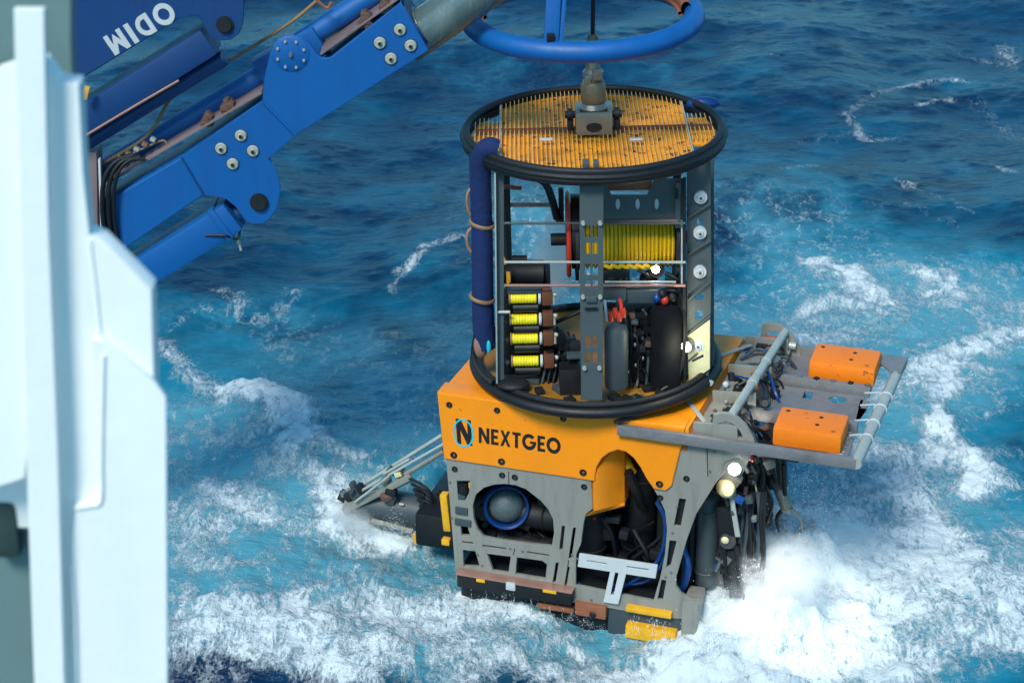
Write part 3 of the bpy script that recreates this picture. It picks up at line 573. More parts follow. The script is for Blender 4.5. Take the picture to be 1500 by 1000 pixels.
# ------------------------------------------------------------------ tether management cage
TC = Matrix.Translation((.83, 18.42, 2.325)) @ Matrix.Rotation(R(-1.4), 4, 'Y')
t = thing('tether_cage', 'round open steel tether cage with yellow winch drum and orange grated top', 'cage', TC)
G = Frame(TC)
HT = 2.42
b = MB(); b.ring(1.205, .034, Matrix.Translation((0, 0, HT)), 96, 12); b.done('top_rim', M['dark'], t)
b = MB(); b.ring(1.215, .042, Matrix.Translation((0, 0, HT - .085)), 96, 12, sz=1.1); b.done('rubber_fender', M['black'], t)
b = MB(); b.ring(1.235, .034, Matrix.Translation((0, 0, HT - .04)), 96, 8); b.done('hose_ring', M['black'], t)
half_ = [p for p in arc(0, 0, 1.155, -90, 90, 40) if p[0] < .885]; lo_ = [p for p in half_ if p[1] < 0]; hi_ = [p for p in half_ if p[1] > 0]
rt_ = lo_ + [(.885, -.37), (1.09, -.37), (1.155, 0), (1.09, .37), (.885, .37)] + hi_
plate('top_deck', rt_ + [(-p[0], p[1]) for p in rt_[::-1]][1:-1], [], .03, MZ(HT - .055), M['deck'], t)
# grating: one bar per object, shared mesh
b = MB(); b.box((0, 0, 0), (.008, 1, .014)); g0 = b.done('grating_bar', M['gbar'], t); first = True
sp = .0415
for i in range(-27, 28):
    x = i * sp
    half = math.sqrt(1.15 ** 2 - x * x)
    y0, y1 = -half, half
    if abs(x) > .88: y0, y1 = max(y0, -.36), min(y1, .36)
    if -.10 < x < .06: segs = [(y0 + .14 if -.1 < x < .06 else y0, -.26), (.2, y1)]
    else: segs = [(y0, -.012), (.012, y1)]
    for a_, c_ in segs:
        o = g0 if first else dup(g0); first = False
        o.location = (x, (a_ + c_) / 2, HT - .012); o.scale = (1, c_ - a_, 1)
for yy in (-.012, .012):
    b = MB(); b.box((0, yy * 1.6, HT - .014), (2.25, .008, .03)); b.done('grating_edge', M['brown'], t)
for sx in (-1, 1):
    b = MB(); b.box((sx * .885, 0, HT - .012), (.012, 1.42, .034)); b.done('grating_edge', M['bolt'], t)
for k in range(0):
    y = -.9 + k * .225; hw = math.sqrt(max(.01, 1.14 ** 2 - y * y)); 
    for s in (-1, 1):
        b = MB(); b.box((s * (hw / 2 + .08), y, HT - .030), (hw - .16, .010, .012)); b.done('cross_rod', M['brown'], t)
for px, py in ((800, 204), (932, 204)):
    c = G.z(px, py, HT + .01); b = MB(); b.box(c, (.12, .05, .012), None, .003); b.done('identity_plate', M['white'], t)
# lifting padeye, swivel and termination
p = MB()
for s in (-1, 1): p.box((s * .15, -.02, HT + .1), (.045, .3, .24), None, .008)
p.box((0, -.18, HT + .10), (.34, .03, .22), None, .006); p.box((0, .1, HT + .04), (.34, .2, .1), None, .01)
pad = p.done('lifting_padeye', M['steel'], t)
b = MB(); b.lathe([(0, 0), (.075, 0), (.075, .004)], axis_mat((0, -.197, HT + .065), (0, -1, 0)) @ Matrix.Scale(.6, 4, (0, 1, 0)), 20); b.done('padeye_hole', M['black'], pad)
b = MB(); b.tube((-.27, 0, HT + .13), (.27, 0, HT + .13), .035, None, 14); 
for s in (-1, 1): b.tube((s * .24, 0, HT + .13), (s * .2, 0, HT + .13), .06, None, 12); b.box((s * .22, -.03, HT + .05), (.06, .12, .09), None, .01)
b.done('padeye_pin', M['dark'], pad)
sw = MB(); sw.lathe([(0, 0), (.14, 0), (.15, .05), (.12, .09), (.06, .10)], Matrix.Translation((0, 0, HT + .16)), 24); sw.done('bend_collar', M['steel'], t)
sw = MB(); sw.lathe([(.105, 0), (.118, .03), (.12, .17), (.10, .21), (.075, .22)], Matrix.Translation((0, 0, HT + .25)), 24); sw.done('swivel_body', M['brass'], t)
sw = MB(); sw.lathe([(.08, 0), (.085, .03), (.10, .05), (.10, .09), (.07, .12), (.065, .2)], Matrix.Translation((0, 0, HT + .46)), 24); sw.box((.03, -.06, HT + .55), (.09, .12, .1), Matrix.Rotation(.2, 4, 'Z'), .01); sw.box((-.05, -.07, HT + .50), (.06, .06, .08), None, .01); sw.done('swivel_neck', M['steel'], t)
sw = MB(); sw.lathe([(.05, 0), (.09, .03), (.108, .09), (.10, .16), (.055, .19), (.05, .24), (.028, .26), (0, .26)], Matrix.Translation((0, 0, HT + .65)), 24); sw.box((.02, -.08, HT + .83), (.08, .05, .06), None, .01); sw.done('cable_termination', M['brass'], t)
# front clamp
b = MB(); b.box(G.z(858, 240, HT + .02), (.06, .09, .07), None, .008); b.box(G.z(873, 240, HT + .02), (.05, .09, .06), None, .008); b.done('rim_clamp', M['greyb'], t)
# bottom rings and deck
b = MB(); b.ring(1.20, .055, Matrix.Translation((0, 0, .0)), 96, 12); b.done('bottom_fender', M['black'], t)
b = MB(); b.ring(1.16, .03, Matrix.Translation((0, 0, .07)), 96, 10); b.done('bottom_rim', M['dark'], t)
b = MB(); b.lathe([(0, .02), (1.14, .02), (1.14, -.03), (0, -.03)], None, 72); b.done('bottom_deck', M['innerdeck'], t)
random.seed(3)
for k in range(18):
    a = random.uniform(200, 345); rr = random.uniform(.85, 1.08); c = (rr * math.cos(R(a)), rr * math.sin(R(a)), .05)
    b = MB(); b.box(c, (random.uniform(.05, .16), random.uniform(.04, .1), .05), Matrix.Rotation(random.uniform(0, 3), 4, 'Z'), .006); b.done('deck_fitting', M[random.choice(['dark', 'black', 'greyb', 'slate'])], t)
# --- posts
def post(a, w_, th, z0, z1, m, name='post'):
    b = MB(); c = (1.11 * math.cos(R(a)), 1.11 * math.sin(R(a))); b.box((c[0], c[1], (z0 + z1) / 2), (th, w_, z1 - z0), Matrix.Rotation(R(a), 4, 'Z'), .006); return b.done(name, m, t)
YF = -1.12
cp = plate_y('front_post', G, [(849, 262), (884, 262), (884, 330), (883, 560), (882, 586), (851, 586), (851, 560), (849, 330)],
    [[(857, 331), (865, 331), (865, 348), (857, 348)], [(868, 331), (876, 331), (876, 348), (868, 348)], [(857, 356), (865, 356), (865, 372), (857, 372)], [(868, 356), (876, 356), (876, 372), (868, 372)],
     [(857, 387), (865, 387), (865, 403), (857, 403)], [(868, 387), (876, 387), (876, 403), (868, 403)], [(857, 411), (865, 411), (865, 421), (857, 421)], [(868, 411), (876, 411), (876, 421), (868, 421)],
     [(857, 492), (865, 492), (865, 508), (857, 508)], [(868, 492), (875, 492), (875, 508), (868, 508)], [(857, 516), (865, 516), (865, 531), (857, 531)], [(868, 516), (875, 516), (875, 531), (868, 531)]], YF, .012, M['greyb'], t)
b0 = None
for px, py in [(854, 326), (879, 326), (854, 434), (879, 434), (856, 538), (878, 538)]:
    c = G.y(px, py, YF - .004)
    if b0 is None: b = MB(); b.lathe([(0, -.03), (.02, -.03), (.022, 0)], axis_mat((0, 0, 0), (0, 1, 0)), 6); b0 = b.done('post_bolt', M['bolt'], cp); b0.location = c
    else: dup(b0, c)
b = MB(); c = G.y(866, 438, YF - .02); b.box(c, (.1, .02, .06), None, .006); b.done('latch', M['greyb'], cp)
b = MB(); c = G.y(866, 452, YF - .02); b.box(c, (.12, .015, .02), None, .003); b.done('latch_slot', M['black'], cp)
YR = -.55
rp = plate_y('side_post', G, [(1006, 246), (1041, 232), (1042, 400), (1040, 540), (1036, 556), (1008, 570), (1006, 500)],
    [[(1021, 320), (1029, 322), (1029, 332), (1021, 330)], [(1018, 434), (1031, 428), (1031, 438), (1020, 439)], [(1018, 454), (1029, 454), (1030, 466), (1019, 467)], [(1013, 548), (1030, 541), (1034, 545), (1013, 556)],
     [(1022, 352), (1029, 352), (1029, 356), (1022, 356)]], YR, .012, M['greyb'], t)
b0 = None
for px, py in [(1026, 288), (1025, 340), (1025, 397), (1022, 505)]:
    c = G.y(px, py, YR - .004)
    if b0 is None:
        b = MB(); b.lathe([(0, -.05), (.03, -.05), (.036, -.03), (.062, -.03), (.064, 0)], axis_mat((0, 0, 0), (0, 1, 0)), 20); b0 = b.done('sheave_bolt', M['white'], rp); b0.location = c
        b = MB(); b.lathe([(0, -.058), (.014, -.058), (.016, -.04)], axis_mat((0, 0, 0), (0, 1, 0)), 6); b.done('bolt_head', M['greyb'], b0)
    else: dup(b0, c)
for (p0, p1) in [((1008, 318), (1040, 298)), ((1008, 372), (1040, 352)), ((1008, 438), (1040, 412)), ((1008, 488), (1040, 462)), ((1008, 528), (1022, 516))]:
    b = MB(); b.beam(G.y(*p0, YR - .02), G.y(*p1, YR - .02), .016, .04, (0, 1, 0), .002); b.done('stiffening_rib', M['greyb'], rp)
plate_y('lower_panel', G, [(1007, 492), (1040, 468), (1040, 540), (1009, 562)], [[(1014, 527), (1030, 519), (1031, 523), (1014, 531)]], YR - .028, .01, M['panel'], rp)
plate_y('outer_post', G, [(1038, 236), (1046, 232), (1046, 545), (1038, 552)], [], YR + .2, .03, M['greyb'], t)
plate_y('inner_post', G, [(1000, 262), (1005, 260), (1005, 560), (1000, 562)], [], YR - .15, .03, M['dark'], t)
b = MB(); b.tube(G.y(1001, 330, YR - .1), G.y(1001, 415, YR - .1), .022); b.done('guide_tube', M['white'], t)
lp = plate_y('front_post', G, [(724, 238), (738, 242), (738, 560), (727, 556)], [], -.72, .03, M['greyb'], t)
b = MB(); b.beam(G.y(725, 245, -.76), G.y(728, 560, -.76), .015, .05, (0, 1, 0), .002); b.done('post_edge', M['tube'], lp)
for a in (40, 140, 90):
    if a == 90: continue
    post(a, .08, .04, .0, HT - .1, M['dark'], 'rear_post')
# horizontal rails
for py, m_, x1 in ((327, 'greyb', 1004), (384, 'tube', 1004), (418, 'pinkmetal', 1004)):
    b = MB(); b.tube(G.y(728, py, -.70), G.y(x1, py, -.70), .013, None, 10); b.done('rail', M[m_], t)
b = MB(); b.tube(G.y(737, 300, .80), G.y(808, 300, .80), .022, None, 10); b.done('rear_rail', M['pinkmetal'], t)
b = MB(); b.tube(G.y(737, 273, .3), G.y(764, 276, .3), .02, None, 10); b.done('stub_pipe', M['rust'], t)
b = MB(); b.box(G.y(745, 412, -.3), (.04, .03, .2), None, .005); b.box(G.y(738, 380, -.4), (.03, .03, .1), Matrix.Rotation(-.4, 4, 'Y'), .005); b.done('bracket', M['yblock'], t)
# blue padded sleeve on the left with ties
b = MB(); b.path([G.y(728, 219, -.66), G.y(716, 216, -.66), G.y(706, 228, -.62), G.y(704, 262, -.56), G.y(706, 340, -.52), G.y(707, 420, -.5), G.y(708, 470, -.48), G.y(712, 506, -.45)], .108, 16, sub=8, rv=(.85, 1.02))
b.done('padded_sleeve', M['fabric'], t)
b = MB(); b.path([G.y(690, 225, -.52), G.y(692, 300, -.5), G.y(697, 400, -.5), G.y(694, 470, -.46)], .02, 8); b.done('sleeve_lacing', M['fabric'], t)
for y0 in (327, 436):
    b = MB(); b.ring(.114, .014, Matrix.Translation(G.y(706, y0, -.51)) @ Matrix.Rotation(.25, 4, 'Y'), 24, 6, sz=1.5); b.done('sleeve_tie', M['rope'], t)
for (a_, c_) in ((272, 318), (330, 372)):
    b = MB(); b.path([G.y(697, a_, -.5), G.y(687, a_ + 8, -.5), G.y(684, (a_ + c_) / 2, -.5), G.y(688, c_ - 6, -.5), G.y(698, c_, -.5)], .016, 8); b.done('hose_loop', M['pinkmetal'], t)
b = MB(); b.ball(G.y(704, 505, -.5), .075, (1, .7, 1.9)); b.done('sleeve_end', M['pinkmetal'], t)
b = MB(); b.ball(G.y(716, 508, -.58), .022, (1, .7, 3.2)); b.done('rope_tail', M['cyan'], t)
b = MB(); b.path([G.y(700, 480, -.5), G.y(694, 520, -.5), G.y(705, 545, -.6), G.y(722, 560, -.7)], .03, 8); b.done('hose', M['black'], t)
b = MB(); b.ball(G.z(1030, 152, HT - .02), .14, (1.2, .5, .5)); b.done('blue_pad', M['bluehose'], t)
# --- winch drum
dc = G.y(930, 348, -.25); ax = Matrix.Rotation(R(90), 4, 'Y')
prof = []; n = 24; x0, x1 = G.y(845, 350, -.25).x - dc.x, G.y(986, 350, -.25).x - dc.x
for i in range(n):
    a_ = x0 + (x1 - x0) * i / n; d_ = (x1 - x0) / n
    j_ = random.uniform(-.006, .006); prof += [(.258 + j_, a_), (.282 + j_, a_ + d_ * .2), (.290 + j_, a_ + d_ * .5), (.282 + j_, a_ + d_ * .8)]
prof += [(.268, x1)]
b = MB(); b.lathe([(0, x0)] + prof + [(0, x1)], Matrix.Translation(dc) @ ax, 40); b.done('tether_winding', M['yellow'], t)
for xx, m_ in ((x1 + .01, 'dark'), (x0 - .02, 'dark')):
    b = MB(); b.lathe([(0, xx), (.40, xx), (.40, xx + .03), (0, xx + .03)], Matrix.Translation(dc) @ ax, 40); b.done('drum_flange', M[m_], t)
xx = G.y(829, 330, -.25).x - dc.x
b = MB(); b.lathe([(0, xx), (.40, xx), (.42, xx + .02), (.40, xx + .04), (0, xx + .04)], Matrix.Translation(dc + Vector((0, 0, .05))) @ ax, 40); b.done('brake_disc', M['red'], t)
b = MB(); b.lathe([(0, xx + .05), (.36, xx + .05), (.36, xx + .14), (0, xx + .14)], Matrix.Translation(dc + Vector((0, 0, .08))) @ ax, 40); b.done('drum_flange', M['black'], t)
b = MB(); b.tube(dc + Vector((x0 - .25, 0, 0)), dc + Vector((x1 + .15, 0, 0)), .06); b.done('drum_axle', M['dark'], t)
b = MB(); b.path([G.y(778, 258, -.4), G.y(798, 268, -.4), G.y(808, 290, -.4), G.y(816, 320, -.35)], .036, 10); b.done('hose', M['black'], t)
b = MB(); b.box(G.y(822, 300, -.3), (.05, .1, .32), None, .01); b.box(G.y(820, 322, -.35), (.08, .1, .05), None, .01); b.done('winch_bracket', M['dark'], t)
# grey cross panel above the drum
gp = plate_y('cross_panel', G, [(866, 262), (1004, 262), (1004, 322), (866, 325)], [[(886, 266), (958, 264), (948, 286), (896, 286)]], -.62, .02, M['greyb'], t)
b = MB(); b.box(G.y(922, 270, -.5), (.42, .1, .09), None, .01); b.done('inner_lining', M['rust'], gp)
b0 = None
for px in (905, 934, 962):
    c = G.y(px, 299, -.628)
    if b0 is None: b = MB(); b.ball((0, 0, 0), .024, (.9, .6, 2.2)); b0 = b.done('panel_catch', M['white'], gp); b0.location = c
    else: dup(b0, c)
b = MB(); b.box(G.y(993, 300, -.66), (.05, .03, .45), None, .004); b.done('panel_edge', M['greyb'], gp)
b = MB(); b.box(G.y(991, 284, -.69), (.03, .02, .1), None, .004); b.done('panel_slot', M['black'], gp)
b = MB(); b.box(G.y(925, 325, -.66), (.86, .04, .035), None, .004); b.done('panel_ledge', M['pinkmetal'], gp)
# fairlead and lamp under the drum
b = MB(); b.box(G.y(902, 401, -.45), (.26, .16, .15), None, .02); 
for k in range(10): b.ball(G.y(890 + 4 * k, 412 + random.uniform(-4, 3), -.52), .025)
b.done('level_wind', M['dark'], t)
b = MB(); b.path([G.y(885 + (i % 2) * 4 + i * 6, 389 + (i % 2) * 3, -.5) for i in range(12)], .02, 8); b.done('tether_end', M['yellow'], t)
lm = MB(); c = G.y(962, 397, -.55); lm.lathe([(0, .12), (.06, .12), (.075, .02), (.07, 0)], axis_mat(c, (0, 1, 0)), 20); lm.ball(G.y(950, 408, -.4), .09, (1, 1, .9)); lh = lm.done('work_lamp', M['dark'], t)
lm = MB(); lm.ball(c + Vector((-.01, -.01, .02)), .038, (1, .6, 1)); lm.done('lamp_glass', M['lamp'], lh)
for k, (a_, c_) in enumerate([((935, 395), (950, 425)), ((975, 400), (996, 430)), ((968, 425), (1000, 440)), ((990, 410), (988, 460)), ((940, 430), (975, 445))]):
    b = MB(); m_ = ((a_[0] + c_[0]) / 2 + 6, (a_[1] + c_[1]) / 2 - 6); b.path([G.y(*a_, -.5), G.y(*m_, -.55), G.y(*c_, -.5)], .02, 8); b.done('hose', M['black'], t)
b = MB(); b.tube(G.y(886, 413, -.62), G.y(990, 413, -.62), .012, None, 8); b.done('rail', M['tube'], t)
# --- four yellow solenoid spools in a column
zs = [437, 468, 496, 529]; c0 = None
for i, py in enumerate(zs):
    px = 748 + i * 1.2; c = G.y(px, py, -.62)
    if c0 is None:
        b = MB(); prof = [(0, 0)]
        for k in range(9): prof += [(.047, .245 * k / 9), (.052, .245 * (k + .3) / 9), (.052, .245 * (k + .7) / 9)]
        prof += [(.047, .245), (0, .245)]
        b.lathe(prof, ax, 20); c0 = b.done('valve_spool', M['spool'], t); c0.location = c
        b = MB(); b.lathe([(0, 0), (.058, 0), (.064, .01), (.058, .025), (0, .025)], Matrix.Translation((.262, 0, 0)) @ ax, 20); b.done('spool_flange', M['white'], c0)
        b = MB(); b.lathe([(0, 0), (.06, 0), (.06, .015), (0, .015)], Matrix.Translation((-.018, 0, 0)) @ ax, 20); b.done('spool_end', M['rope'], c0)
        b = MB(); b.box((.345, .03, 0), (.10, .12, .14), None, .01); b.done('valve_block', M['brown'], c0)
        b = MB(); b.tube((.41, 0, .05), (.41, 0, -.06), .014); b.ball((.42, 0, .03), .024); b.done('fitting', M['bolt'], c0)
        b = MB(); b.lathe([(0, 0), (.05, 0), (.05, .24), (0, .24)], Matrix.Translation((0.02, .02, -.105)) @ ax, 16); b.done('spool_black_cylinder', M['black'], c0); sc.objects['spool_black_cylinder'].name = 'pilot_cylinder'  # black cylinder below each spool
        b = MB(); b.ball((-.07, 0, -.01), .035, (1.2, 1, 1)); b.done('end_cap', M['slate'], c0)
    else: dup(c0, c)
b = MB(); b.box(G.y(770, 485, -.42), (.5, .12, .88), None, .02); b.done('valve_manifold', M['dark'], t)
b = MB(); b.box(G.y(768, 425, -.6), (.33, .1, .04), None, .01); b.done('manifold_lid', M['slate'], t)
b = MB(); b.tube(G.y(728, 457, -.74), G.y(747, 457, -.74), .016); b.done('stub_pipe', M['tube'], t)
# dark motor behind left bay
b = MB(); b.tube(G.y(738, 400, -.1), G.y(796, 400, -.1), .13, .13, 24); b.tube(G.y(750, 381, -.1), G.y(772, 381, -.1), .05, .05, 12); b.box(G.y(800, 402, -.05), (.08, .2, .2), None, .02); b.done('hydraulic_motor', M['dark'], t)
for k in range(4):
    b = MB(); b.path([G.y(738 + k * 9, 415, -.35), G.y(745 + k * 9, 425 + k * 3, -.45), G.y(742 + k * 12, 440, -.5)], .014, 6); b.done('hose', M['black'], t)
# diagonal brace and lower dark gear between manifold and front post
b = MB(); b.tube(G.y(800, 478, -.3), G.y(852, 455, -.3), .02); b.done('brace', M['dark'], t)
b = MB(); b.tube(G.y(812, 505, -.3), G.y(812, 575, -.3), .19, .19, 24); b.tube(G.y(812, 487, -.3), G.y(812, 505, -.3), .10, .15, 24); b.done('pressure_pod', M['dark'], t)
b = MB(); b.box(G.y(836, 560, -.75), (.22, .2, .36), None, .015); b.done('junction_box', M['black'], t)
b = MB(); b.box(G.y(842, 520, -.72), (.16, .12, .03), None, .005); b.done('bracket', M['slate'], t)
b = MB(); b.ball(G.y(752, 562, -.75), .13, (1.2, 1, .4)); b.done('strainer', M['dark'], t)
for k in range(6):
    x = 800 + k * 8; b = MB(); b.path([G.y(x, 470 + k * 4, -.35), G.y(x + 4, 510, -.5), G.y(x - 6, 560, -.6)], .013, 6); b.done('hose', M['black' if k % 3 else 'slate'], t)
# --- right bay cylinders
cA = MB(); cA.lathe([(0, 0), (.108, 0), (.113, .02), (.113, .58), (.10, .62), (.055, .64), (0, .64)], Matrix.Translation(G.y(903, 565, -.85)), 28); ca = cA.done('accumulator', M['slate'], t)
for k in range(4):
    b = MB(); b.lathe([(0, 0), (.026, 0), (.03, .06), (.02, .09), (0, .09)], Matrix.Translation(G.y(895 + k * 6, 470 - (k % 2) * 6, -.86)), 10); b.done('valve_cap', M['red'], ca)
b = MB(); b.box(G.y(897, 430, -.7), (.26, .1, .10), None, .01); b.box(G.y(940, 432, -.66), (.32, .1, .13), None, .01); b.done('terminal_box', M['slate'], t)
b = MB(); b.tube(G.y(886, 405 + 35, -.85), G.y(889, 470, -.87), .014, None, 8); b.done('cable', M['white'], t)
b = MB(); b.path([G.y(908, 438, -.8), G.y(910, 450, -.86), G.y(908, 466, -.86)], .018, 8); b.done('cable', M['red'], t)
cB = MB(); cB.lathe([(0, 0), (.15, 0), (.15, .03), (.15, .78), (.12, .84), (0, .86)], Matrix.Translation(G.y(975, 565, -.72)), 28); cb = cB.done('pressure_bottle', M['matte'], t)
for k, (px, py, m_) in enumerate([(962, 437, 'bluehose'), (974, 440, 'red'), (985, 436, 'dark'), (970, 430, 'dark')]):
    b = MB(); b.ball(G.y(px, py, -.74), .038, (1, 1, 1.2)); b.done('bottle_valve', M[m_], cb)
b = MB(); b.box(G.y(940, 500, -.4), (.5, .2, .8), None, .02); b.done('electronics_housing', M['dark'], t)
b = MB(); b.box(G.y(990, 480, -.35), (.2, .3, 1.0), None, .02); b.done('electronics_housing', M['black'], t)
random.seed(31)
for k in range(26):
    px = random.uniform(918, 952); py = random.uniform(448, 560); c = G.y(px, py, random.uniform(-.8, -.66)); b = MB()
    if k % 2: b.box(c, (random.uniform(.03, .09), .05, random.uniform(.03, .09)), Matrix.Rotation(random.uniform(-.3, .3), 4, 'Y'), .006)
    else: b.tube(c, c + Vector((random.uniform(-.05, .05), 0, random.uniform(.04, .09))), random.uniform(.01, .022))
    b.done('gauge_fitting', M[random.choice(['matte', 'dark', 'matte', 'slate', 'clamp', 'black'])], t)
for k in range(24):
    px = random.uniform(800, 848); py = random.uniform(490, 565); c = G.y(px, py, random.uniform(-.6, -.45)); b = MB()
    b.box(c, (random.uniform(.04, .12), .08, random.uniform(.04, .12)), Matrix.Rotation(random.uniform(-.3, .3), 4, 'Y'), .006)
    b.done('gauge_fitting', M[random.choice(['matte', 'dark', 'matte', 'black'])], t)
b = MB(); b.box(G.y(932, 520, -.58), (.3, .08, .55), None, .01); b.done('cable_tray', M['black'], t)
for k in range(9):
    x = 915 + k * 8; z0 = 450 + (k * 37) % 30
    b = MB(); b.path([G.y(x, z0, -.62), G.y(x + 3, z0 + 40, -.68), G.y(x - 4 + (k % 3) * 4, z0 + 85, -.7), G.y(x + 2, 566, -.75)], .011 + .004 * (k % 3), 6); b.done('hose', M['black' if k % 4 else 'slate'], t)
for k in range(7):
    b = MB(); c = G.y(918 + (k * 23) % 34, 485 + k * 10, -.72); b.ball(c, .014, (1, 1, 1.6)); b.done('fitting', M['steel'], t)
b = MB(); b.path([G.y(998, 430, -.66), G.y(1003, 470, -.7), G.y(1001, 520, -.74), G.y(990, 556, -.8), G.y(968, 572, -.9)], .02, 8); b.done('hose', M['black'], t)
b = MB(); b.lathe([(0, .1), (.05, .1), (.06, 0)], axis_mat(G.y(1005, 508, YR - .14), (.4, 1, 0)), 16); lh = b.done('work_lamp', M['steel'], t)
b = MB(); b.lathe([(0, -.004), (.05, -.004), (.05, .004)], axis_mat(G.y(1005, 508, YR - .15), (.4, 1, 0)), 16); b.done('lamp_glass', M['lamp'], lh)
pl = bpy.data.lights.new('cage_lamp', 'POINT'); pl.energy = 3.5; pl.color = (1, .93, .62); pl.shadow_soft_size = .05
po = bpy.data.objects.new('cage_lamp', pl); link(po, t); po.location = G.y(1004, 512, YR - .42)
for k, (px, py) in enumerate([(1012, 566), (1022, 572), (1040, 560)]):
    b = MB(); b.box(G.y(px, py, -.7 + k * .05), (.06, .04, .05), Matrix.Rotation(.5, 4, 'Y'), .008); b.done('deck_cleat', M['tube'], t)

# ------------------------------------------------------------------ the underwater vehicle
A0 = WF.z(640, 575, 2.2)
TV = Matrix.Translation((A0.x, A0.y, 0)) @ Matrix.Rotation(R(-17.5), 4, 'Z')
t = thing('underwater_vehicle', 'orange and grey work class underwater vehicle with black NEXTGEO lettering touching the water', 'underwater vehicle', TV)
V = Frame(TV); ZT = 2.2
arch = [(872, 745), (871, 700), (874, 684), (882, 671), (893, 663), (905, 659), (917, 662), (928, 671), (938, 685), (946, 700), (955, 716)]
fp = plate_y('foam_front', V, [(640, 575), (820, 600), (1003, 627), (1000, 645), (984, 712), (975, 719), (957, 716)] + arch[::-1][1:-1] + [(872, 705), (650, 672)], [], -.025, .26, M['foam'], t, bev=.014)
# top slab outline with the cut left corner
q = [V.z(*p, ZT) for p in [(641, 573), (1007, 626), (1095, 491), (742, 440), (684, 525)]]
core = [(q[0].x, .0), (q[1].x, .0), (q[2].x, 2.18), (q[4].x, 2.18), (q[4].x, q[4].y)]
core[0] = (q[0].x + .01, .235); core.insert(1, (q[1].x - .02, .235)); core.pop(2)
fb = MB()
plate('foam_top', [(0.02, .0), (2.515, .0), (2.60, 2.18), (.05, 2.18), (.05, .8)], [], .26, MZ(ZT), M['foam'], t, bev=.02)
lx = V.y(872, 700, 0).x; rx = V.y(952, 710, 0).x
plate('foam_core', [(.08, .24), (lx - .06, .24), (lx - .06, 2.1), (.08, 2.1)], [], .40, MZ(ZT - .265), M['foam'], t, bev=.01)
plate('foam_core', [(rx + .02, .24), (2.46, .24), (2.46, 2.1), (rx + .02, 2.1)], [], .42, MZ(ZT - .265), M['foam'], t, bev=.01)
# hood: inner wall of the arch that runs back into the hull
# a scooped shell: lit cheek that curves inward, a returning inner wall and a flared lower lip
def shell(name, rows, th):
    """rows: lists of points (same length); thickness goes away from the viewer's side (+y)"""
    b = MB(); n = len(rows[0]); m = len(rows); F = [[b.b.verts.new(p) for p in r] for r in rows]; K_ = [[b.b.verts.new(Vector(p) + Vector(th)) for p in r] for r in rows]
    for a in range(m - 1):
        for c in range(n - 1):
            b.b.faces.new((F[a][c], F[a][c + 1], F[a + 1][c + 1], F[a + 1][c])); b.b.faces.new((K_[a][c], K_[a + 1][c], K_[a + 1][c + 1], K_[a][c + 1]))
    for a in range(m - 1):
        b.b.faces.new((F[a][0], F[a + 1][0], K_[a + 1][0], K_[a][0])); b.b.faces.new((F[a][-1], K_[a][-1], K_[a + 1][-1], F[a + 1][-1]))
    for c in range(n - 1):
        b.b.faces.new((F[0][c], K_[0][c], K_[0][c + 1], F[0][c + 1])); b.b.faces.new((F[-1][c], F[-1][c + 1], K_[-1][c + 1], K_[-1][c]))
    return b.done(name, M['foam'], t, 40)
rows = []
for k in range(11):
    s_ = k / 10; px = 871 + 44 * s_; yd = -.01 + .30 * s_ ** 1.3; ty = 700 - 46 * math.sin(s_ * math.pi / 2) ** .8; by = 748 - 11 * s_
    rows.append([V.y(px, ty + (by - ty) * c / 6, yd) for c in range(7)])
shell('arch_hood', rows, (-.03, .03, 0))
rows = []
for k in range(4):
    s_ = k / 3; rows.append([V.y(915 + 13 * s_, 655 + (736 - 20 * s_ - 655) * c / 4, .295 + .6 * s_) for c in range(5)])
shell('inner_wall', rows, (-.03, .02, 0))
rows = []
for k in range(9):
    s_ = k / 8; px = 871 + 44 * s_; yd = -.01 + .30 * s_ ** 1.3; by = 746 - 10 * s_
    p1 = V.y(px, by, yd); p0 = V.y(858 + 57 * s_, 754 - 15 * s_, -.03 + .28 * s_); rows.append([p1, (p0 + p1) / 2, p0])
shell('hood_lip', rows, (0, .01, -.02))
# round top of the tunnel: a half barrel
b = MB(); cx_ = V.y(912, 700, 0); 
rr_ = (rx - lx) / 2; mx_ = (rx + lx) / 2; zc = V.y(905, 660, 0).z - rr_
vs = []; 
for k in range(11):
    a = R(112 - k * 112 / 10); p = (mx_ + (rr_ + .0) * math.cos(a), zc + rr_ * math.sin(a)); o_ = (mx_ + (rr_ + .05) * math.cos(a), zc + (rr_ + .05) * math.sin(a))
    vs.append(((p[0], .2, p[1]), (p[0], 1.5, p[1]), (o_[0], 1.5, o_[1]), (o_[0], .2, o_[1])))
for s0, s1 in zip(vs, vs[1:]): b._add(list(s0) + list(s1), [(0, 4, 5, 1), (2, 6, 7, 3), (0, 3, 7, 4), (1, 5, 6, 2)])
b.done('arch_lining', M['foam'], t)
# recessed bolts
def bolts(pts, y, par, m2='ink', r=.030):
    b0 = None
    for px, py in pts:
        c = V.y(px, py, y)
        if b0 is None:
            b = MB(); b.lathe([(r * .55, -.001), (r, -.006), (r * 1.1, .0), (r * 1.1, .004)], axis_mat((0, 0, 0), (0, 1, 0)), 16); b.lathe([(0, .0), (r * .6, .0)], axis_mat((0, 0, 0), (0, 1, 0)), 12); b0 = b.done('socket_bolt', M['black'], par); b0.location = c
            b = MB(); b.lathe([(0, -.005), (r * .32, -.005), (r * .36, .0)], axis_mat((r * .15, 0, r * .1), (0, 1, 0)), 6); b.done('bolt_head', M['rust' if m2 == 'rust' else 'slate'], b0)
        else: dup(b0, c)
bolts([(658, 593), (728, 601), (825, 613)], -.028, fp)
bolts([(664.6, 666.5), (734.5, 676), (854, 692), (966, 709)], -.028, fp, 'rust', .034)
